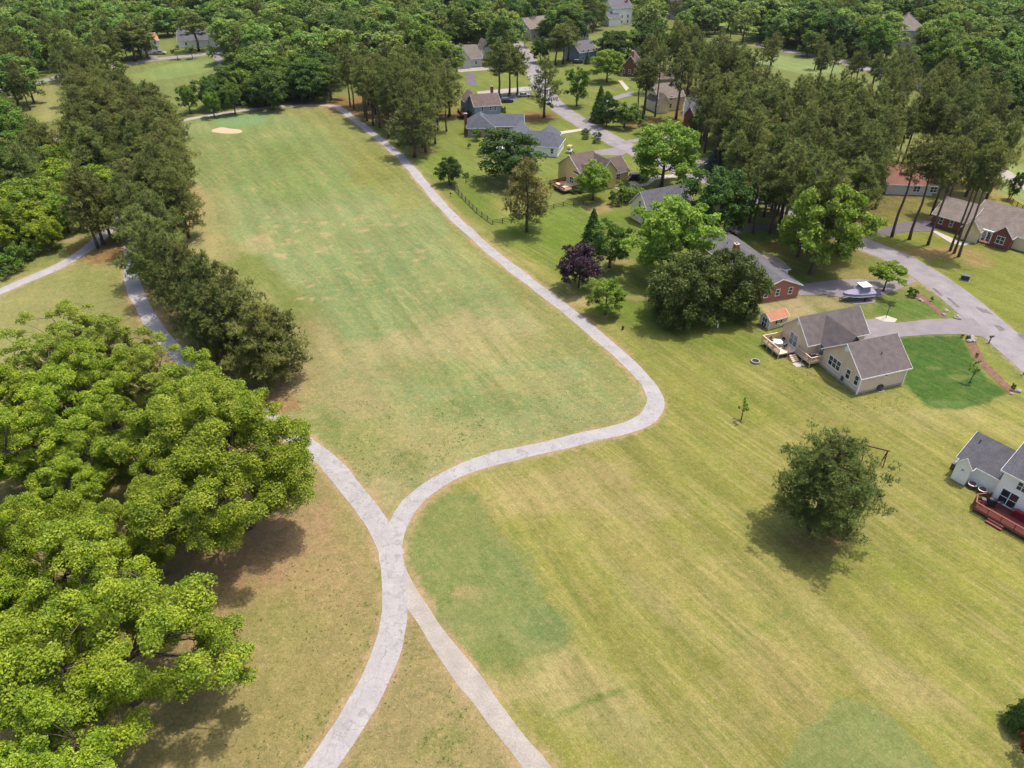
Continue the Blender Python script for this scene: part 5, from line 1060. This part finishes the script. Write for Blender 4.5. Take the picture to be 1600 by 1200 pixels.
# ---------------------------------------------------------------- vehicles
def car(name, label, p, rz, c, kind='suv', cat='car', L=4.6, W=1.85):
    X_, Y_ = at(*p); r = empty(name, (X_, Y_, 0.04), rz); tag(r, label, cat); pm = paint(c)
    hb, ht = (.95, 1.7) if kind == 'suv' else (.85, 1.42) if kind == 'sedan' else (1.0, 1.75)
    a, z = L / 2, .32
    prof = [(-a, z+.1), (-a+.1, z), (a-.1, z), (a, z+.15), (a-.04, hb-.22), (a-.35, hb-.06), (a-1.25, hb), (-a+.35, hb), (-a+.03, hb-.1)]
    b_ = MB(); b_.prism(prof, -W/2, W/2); bo = b_.build('body', pm, r)
    cx0, cx1 = (-a+.25, a-1.3) if kind == 'suv' else (-a+.75, a-1.35) if kind == 'sedan' else (-.55, a-1.3)
    t0, t1 = cx0 + .35, cx1 - .75; w0, w1 = W/2 - .05, W/2 - .22
    g_ = MB(); g_.add([(cx0,-w0,hb),(cx1,-w0,hb),(cx1,w0,hb),(cx0,w0,hb),(t0,-w1,ht-.06),(t1,-w1,ht-.06),(t1,w1,ht-.06),(t0,w1,ht-.06)], [(0,1,5,4),(1,2,6,5),(2,3,7,6),(3,0,4,7),(4,5,6,7)]); g_.build('windows', glass, r)
    t_ = MB(); t_.add([(t0-.04,-w1-.03,ht-.06),(t1+.06,-w1-.03,ht-.06),(t1+.06,w1+.03,ht-.06),(t0-.04,w1+.03,ht-.06),(t0+.05,-w1+.06,ht),(t1-.08,-w1+.06,ht),(t1-.08,w1-.06,ht),(t0+.05,w1-.06,ht)], [(3,2,1,0),(0,1,5,4),(1,2,6,5),(2,3,7,6),(3,0,4,7),(4,5,6,7)]); t_.build('roof', pm, r)
    pl = MB()
    for x in ((cx0 + cx1) / 2 - .1,):
        for sg in (-1, 1): pl.bar((x, sg*w0, hb), (x - .02, sg*w1, ht - .05), .09, .05)
    pl.build('pillar', pm, r)
    if kind == 'pickup': MB().box(-a+.2, -.65, -W/2+.14, W/2-.14, hb-.02, hb+.015).build('bed_liner', rubber, r)
    for x in (-a + .85, a - .9):
        for sg in (-1, 1):
            w_ = MB(); w_.tube([(x, sg*(W/2-.18), .33), (x, sg*(W/2+.02), .33)], [.33, .33], 14); wo = w_.build('wheel', rubber, r); k = MB(); k.tube([(x, sg*(W/2+.02), .33), (x, sg*(W/2+.035), .33)], [.19, .17], 10); k.build('rim', grey_metal, wo)
    for sg in (-1, 1):
        yy = sg * (W/2 - .28); MB().box(a-.07, a+.015, yy-.18, yy+.18, hb-.36, hb-.2).build('headlight', white_gloss, r); MB().box(-a-.015, -a+.05, yy-.16, yy+.16, hb-.38, hb-.16).build('tail_light', red_cloth, r)
    return r
car('parked_car', 'white car parked on the dark drive by the brick fronted house', (1484,343), R(200), (236,236,240), 'suv')
car('parked_car', 'maroon car on the concrete beside the yellow house', (995,281), R(10), (110,28,44), 'suv')
car('parked_car', 'dark teal car in the shade behind the blue house', (792,160), R(8), (24,70,76), 'suv'); car('parked_car', 'white car under the tall pines behind the blue house', (819,151), R(5), (226,228,230), 'sedan')
car('parked_car', 'white car on the drive below the red brick house', (1162,246), R(15), (226,228,234), 'sedan'); car('parked_van', 'white van behind the pine by the parking drive', (1168,230), R(10), (230,232,236), 'suv', 'van', 5.4, 2.0)
car('pickup_truck', 'white pickup truck in front of the far white house', (250,85), R(8), (234,234,236), 'pickup', 'truck', 5.4); car('parked_car', 'pale car on the far left road', (40,134), R(10), (220,222,226), 'sedan')
car('parked_car', 'black car at the far blue grey house', (903,99), R(5), (22,22,26), 'suv'); car('parked_car', 'dark car hidden behind the ridge of the brick ranch house', (1132,370), R(20), (40,38,44), 'sedan')
car('parked_car', 'silver car on the far right road, left one', (1375,114), R(-20), (190,192,198), 'sedan'); car('parked_car', 'white car on the far right road, right one', (1393,119), R(-20), (232,232,236), 'sedan')
def golf_cart(label, p, rz):
    X_, Y_ = at(*p); r = empty('golf_cart', (X_, Y_, .04), rz); tag(r, label, 'golf cart', 'golf carts by the houses')
    MB().prism([(-1.15,.25),(1.1,.25),(1.2,.55),(.75,.75),(.5,.4),(-.1,.4),(-.15,.75),(-1.15,.75)], -.55, .55).build('body', white_gloss, r); MB().box(-.5, .0, -.5, .5, .75, .85).build('seat', sand, r); MB().box(-.62, -.5, -.5, .5, .8, 1.2).build('backrest', sand, r)
    MB().box(-1.0, .8, -.6, .6, 1.85, 1.92).build('canopy', sand, r)
    for x in (-.9, .65):
        for sg in (-.52, .52): MB().bar((x, sg, .6), (x, sg, 1.86), .04).build('post', black_plastic, r); w_ = MB(); w_.tube([(x, sg-.08, .24), (x, sg+.08, .24)], [.24, .24], 12); w_.build('wheel', rubber, r)
golf_cart('golf cart with a tan roof on the drive below the brick house', (1136,236), R(200)); golf_cart('golf cart between the grey roofed and yellow houses', (890,238), R(60))
# boat under a lilac cover on its trailer
X_, Y_ = at(1338,468); brz = R(190)
tr = empty('boat_trailer', (X_, Y_, .05), brz); tag(tr, 'steel boat trailer under the covered boat on the driveway', 'trailer')
m_ = MB(); m_.bar((-2.4,-.8,.5),(1.6,-.8,.5),.1); m_.bar((-2.4,.8,.5),(1.6,.8,.5),.1); m_.bar((1.6,-.8,.5),(3.6,0,.5),.1); m_.bar((1.6,.8,.5),(3.6,0,.5),.1); m_.bar((-2.4,-.8,.5),(-2.4,.8,.5),.1); m_.bar((0,-.9,.5),(0,.9,.5),.1); m_.build('frame', grey_metal, tr)
for sg in (-1, 1):
    w_ = MB(); w_.tube([(-1.2, sg*.95, .33), (-1.2, sg*1.15, .33)], [.33, .33], 14); wo = w_.build('wheel', rubber, tr); k = MB(); k.tube([(-1.2, sg*1.15, .33), (-1.2, sg*1.17, .33)], [.18, .16], 10); k.build('rim', grey_metal, wo)
m_ = MB(); m_.cyl(3.4, 0, 0, .5, .05, 8); m_.build('jack', grey_metal, tr)
bt = empty('motor_boat', (X_, Y_, .62), brz); tag(bt, 'motor boat wrapped in a lilac cover with a white roof, on the driveway', 'boat')
def hull(mb, rows):
    n = len(rows[0]); v = [p for r_ in rows for p in r_]; mb.add(v, [(i*n+j, (i+1)*n+j, (i+1)*n+j+1, i*n+j+1) for i in range(len(rows)-1) for j in range(n-1)] + [tuple(range(n))])
st = [(-2.9, 1.1, .0), (-1.5, 1.2, .0), (0, 1.2, .02), (1.4, 1.0, .12), (2.4, .6, .35), (3.1, .05, .7)]
m_ = MB(); hull(m_, [[(x, -w_, .95 + .1*max(0, x/3)), (x, -w_*.9, .3+z*.6), (x, 0, z), (x, w_*.9, .3+z*.6), (x, w_, .95 + .1*max(0, x/3))] for x, w_, z in st]); m_.build('hull', white_gloss, bt)
m_ = MB(); hull(m_, [[(x, -w_*1.02, .62), (x, -w_*1.02, .97 + .1*max(0, x/3)), (x, -w_*.5, 1.12 + t), (x, 0, 1.2 + t), (x, w_*.5, 1.12 + t), (x, w_*1.02, .97 + .1*max(0, x/3)), (x, w_*1.02, .62)] for (x, w_, z), t in zip(st, (.1, .25, .35, .12, .02, -.02))]); m_.build('cover', canvas_lilac, bt, smooth=False)
m_ = MB(); m_.add([(-1.7,-.85,1.3),(.6,-.85,1.3),(.6,.85,1.3),(-1.7,.85,1.3),(-1.5,-.75,2.3),(-.2,-.75,2.3),(-.2,.75,2.3),(-1.5,.75,2.3)], [(0,1,5,4),(1,2,6,5),(2,3,7,6),(3,0,4,7),(4,5,6,7)]); m_.build('canopy_cover', canvas_lilac, bt)
m_ = MB(); m_.box(-1.75, .15, -.95, .95, 2.3, 2.38); m_.build('roof_panel', white_gloss, bt); m_ = MB(); m_.box(-3.4, -2.95, -.22, .22, .1, 1.2); m_.build('outboard_motor', black_plastic, bt)

# ---------------------------------------------------------------- fences and small things
def rail_fence(name, label, pts, mat, step=2.6, hgt=1.25, rails=3):
    P = [at(*p) for p in pts]; r = empty(name, (P[0][0], P[0][1], 0)); tag(r, label, 'fence'); o = P[0]
    post = MB().box(-.08, .08, -.08, .08, -.05, hgt).mesh('post'); post.materials.append(mat)
    q = []
    for a, b_ in zip(P[:-1], P[1:]):
        L = np.linalg.norm(b_ - a); k = max(1, int(round(L / step))); q += [a + (b_ - a) * j / k for j in range(k)]
    q.append(P[-1]); q = [p - o for p in q]
    for p in q: obj('post', post, None, r, (p[0], p[1], 0), rnd.uniform(-.2, .2))
    for a, b_ in zip(q[:-1], q[1:]):
        for j in range(rails):
            z = hgt * (.28 + .3 * j); m_ = MB(); m_.bar((a[0], a[1], z + rnd.uniform(-.03, .03)), (b_[0], b_[1], z + rnd.uniform(-.03, .03)), .07, .11); m_.build('rail', mat, r)
rail_fence('split_rail_fence', 'weathered split rail fence round the fenced yard by the cart path', [(706,292),(722,309),(745,332),(770,351),(800,347),(850,330),(880,323),(912,319)], weathered)
rail_fence('split_rail_fence', 'short split rail fence from the dark tree across the lawn', [(728,286),(760,280),(790,275)], weathered)
rail_fence('board_fence', 'orange brown rail fence behind the brick fronted house', [(1574,314),(1588,324),(1604,334),(1630,350)], orange_wood, 2.4, 1.3)
# swing frame
P0 = at(1346,716); P1 = at(1370,722); sw = empty('swing_frame', (P0[0], P0[1], 0), math.atan2(P1[1]-P0[1], P1[0]-P0[0])); tag(sw, 'brown timber swing frame behind the lone pine', 'swing frame')
wd = 2.6
for x in (0, wd):
    for sg in (-1, 1): m_ = MB(); m_.bar((x, sg*.95, -.05), (x, 0, 2.15), .11); m_.build('leg', red_wood, sw)
    m_ = MB(); m_.bar((x, -.5, .95), (x, .5, .95), .08); m_.build('cross_brace', red_wood, sw)
m_ = MB(); m_.bar((-.25, 0, 2.2), (wd + .25, 0, 2.2), .13); m_.build('top_beam', red_wood, sw)
# fire ring
X_, Y_ = at(1180,566); fr = empty('fire_pit', (X_, Y_, 0)); tag(fr, 'round stone fire pit on the lawn by the pale deck', 'fire pit')
for i in range(14):
    an = 2 * math.pi * i / 14; m_ = MB(); m_.box(-.13, .13, -.09, .09, 0, .3); m_.build('stone', stone, fr, (math.cos(an) * .62, math.sin(an) * .62, 0), an + math.pi / 2)
MB().cyl(0, 0, 0, .06, .52, 16).build('ash_bed', black_plastic, fr)
def ac(p, label):
    X_, Y_ = at(*p); a = empty('air_conditioner', (X_, Y_, 0), .3); tag(a, label, 'air conditioner'); MB().cyl(0, 0, .05, .8, .45, 16).build('casing', grey_metal, a); MB().cyl(0, 0, .8, .84, .36, 16).build('fan_grille', black_plastic, a); MB().box(-.55, .55, -.55, .55, 0, .06).build('base', concrete, a)
ac((1374,609), 'round grey air conditioner beside the beige house wall')
X_, Y_ = at(1507,437); ub = empty('utility_box', (X_, Y_, 0), -.5); tag(ub, 'dark green utility box on the verge of the street', 'utility box'); MB().box(-.7, .7, -.5, .5, .08, .95).build('cabinet', teal_box, ub); MB().box(-.78, .78, -.58, .58, 0, .08).build('base', concrete, ub); MB().box(-.74, .74, -.54, .54, .95, 1.0).build('lid', grey_metal, ub)
def mailbox(p, rz, label):
    X_, Y_ = at(*p); m0 = empty('mailbox', (X_, Y_, 0), rz); tag(m0, label, 'mailbox', 'mailboxes along the street'); MB().box(-.06, .06, -.06, .06, -.05, 1.15).build('post', black_plastic, m0); m_ = MB(); m_.tube([(-.3, 0, 1.28), (.4, 0, 1.28)], [.15, .15], 10); m_.build('box', black_plastic, m0); MB().box(-.3, .35, -.05, .05, 1.08, 1.15).build('arm', black_plastic, m0)
mailbox((1545,536), .2, 'black mailbox at the mouth of the beige house driveway'); mailbox((1599,585), .4, 'black mailbox by the street at the right edge'); mailbox((1156,290), .3, 'dark mailbox by the street below the parking drive')
X_, Y_ = at(1384,497); lp = empty('lamp_post', (X_, Y_, 0)); tag(lp, 'thin black lamp post on the concrete pad by the driveway', 'lamp post'); MB().cyl(0, 0, 0, 2.4, .05, 8).build('post', black_plastic, lp); MB().cyl(0, 0, 2.4, 2.75, .13, 8).build('lantern', black_plastic, lp)
X_, Y_ = at(1165,280); lp = empty('street_lamp', (X_, Y_, 0)); tag(lp, 'slim dark street lamp below the parking drive', 'lamp post'); MB().cyl(0, 0, 0, 4.4, .07, 8).build('post', black_plastic, lp); MB().cyl(0, 0, 4.4, 4.8, .2, 8, .28).build('lantern', black_plastic, lp)
X_, Y_ = at(704,308); sg_ = empty('tee_sign', (X_, Y_, 0)); tag(sg_, 'small dark post beside the cart path by the fence', 'post'); MB().box(-.06, .06, -.06, .06, 0, 1.1).build('post', weathered, sg_); MB().box(-.2, .2, -.08, .08, .8, 1.1).build('plate', black_plastic, sg_)
X_, Y_ = at(390,187); fl = empty('flag_pin', (X_, Y_, 0)); tag(fl, 'flag pin standing on the putting green', 'flag'); MB().cyl(0, 0, 0, 2.2, .03, 6).build('pole', white_paint, fl); MB().box(0, .5, -.01, .01, 1.8, 2.2).build('flag', black_plastic, fl)
X_, Y_ = at(973,515); bn = empty('marker_post', (X_, Y_, 0)); tag(bn, 'small dark post beside the path near the bushy tree', 'post'); MB().cyl(0, 0, 0, .6, .16, 10, .2).build('post', black_plastic, bn); MB().cyl(0, 0, .6, .66, .22, 10).build('cap', black_plastic, bn)
X_, Y_ = at(1121,512); bn = empty('marker_post', (X_, Y_, 0)); tag(bn, 'short white marker post on the lawn below the magnolias', 'post'); MB().box(-.1, .1, -.1, .1, 0, .7).build('post', white_paint, bn); MB().box(-.14, .14, -.14, .14, .7, .76).build('cap', white_paint, bn)
# boulders in the beds
for i, (u, v, r_) in enumerate([(1516,529,.6), (1519,533,.5), (1513,534,.45), (1522,530,.4), (1478,486,.4), (1474,492,.3), (1590,612,.45), (1580,616,.3), (1496,497,.6), (1437,469,.35), (1441,471,.3), (757,248,.5), (762,246,.45)]):
    rs = np.random.RandomState(200 + i); m = bpy.data.meshes.new('boulder'); import bmesh; bm = bmesh.new(); bmesh.ops.create_icosphere(bm, subdivisions=2, radius=r_)
    for v_ in bm.verts: v_.co *= 1 + .22 * rs.randn() * .6; v_.co.z *= .7
    bm.to_mesh(m); bm.free(); X_, Y_ = at(u, v); o = obj('boulder', m, stone, None, (X_, Y_, r_ * .3))
    tag(o, ['boulder in the curved mulch bed by the driveway mouth', 'boulder in the upper driveway bed', 'boulder at the lower end of the curved bed', 'pale boulder at the tip of the driveway bed', 'small boulder beside the round dark shrub', 'pale rock at the flower bed'][0 if i < 4 else 1 if i < 6 else 2 if i < 8 else 3 if i == 8 else 4 if i < 11 else 5], 'boulder', 'rocks in the garden beds')
# weed tufts on the worn turf
def tufts():
    rs = np.random.RandomState(9); Vs = []
    for poly, n in (([(400,880),(590,850),(600,1000),(540,1130),(470,1220),(330,1220),(300,1050)], 520), ([(620,985),(655,985),(760,1110),(840,1220),(520,1220)], 420), ([(470,620),(640,630),(760,650),(720,700),(640,760),(600,790),(540,730),(450,650)], 420), ([(1230,545),(1280,590),(1340,625),(1400,612),(1460,640),(1330,650),(1230,600)], 160), ([(620,640),(900,610),(1000,640),(880,680),(700,700)], 160)):
        u0 = min(p[0] for p in poly); u1 = max(p[0] for p in poly); v0 = min(p[1] for p in poly); v1 = max(p[1] for p in poly); k = 0
        while k < n:
            u, v = rs.uniform(u0, u1), rs.uniform(v0, v1)
            if not in_poly(np.array([u]), np.array([v]), poly)[0]: continue
            k += 1; c = at(u, v)
            if fbm(np.array([c[0] * .3]), np.array([c[1] * .3]))[0] < rs.uniform(.36, .56): continue
            if min(np.min(np.hypot(L[:, 0] - c[0], L[:, 1] - c[1])) for L in PATHXY.values()) < 1.7: continue
            m = rs.randint(5, 10); R_ = rs.uniform(.03, .12)
            ce = np.stack([c[0] + rs.randn(m) * R_, c[1] + rs.randn(m) * R_, np.full(m, .03) + rs.rand(m) * .06], 1); Vs.append(leaves(rs, ce, rs.randn(m, 3) * .5 + np.array([0, 0, 1]), .11))
    m = quadmesh('weed_tufts', np.concatenate(Vs), leaf_mid); tag(obj('weed_tufts', m), 'dark weed tufts scattered over the worn turf', kind='stuff')
tufts()
# ---------------------------------------------------------------- thin summer haze
def haze():
    mb = MB(); mb.box(-760, 760, -60, 1150, -1.2, 66); o = mb.build('haze', None); m = bpy.data.materials.new('haze'); m.use_nodes = True; N = m.node_tree.nodes; N.remove(N['Principled BSDF'])
    v = N.new('ShaderNodeVolumePrincipled'); v.inputs['Color'].default_value = (.82, .9, 1, 1); v.inputs['Density'].default_value = .00003; v.inputs['Anisotropy'].default_value = .3; m.node_tree.links.new(v.outputs[0], N['Material Output'].inputs['Volume'])
    o.data.materials.append(m); tag(o, 'thin summer haze over the whole place', kind='stuff')
haze()
print('script', __import__('time').time() - exec_t)
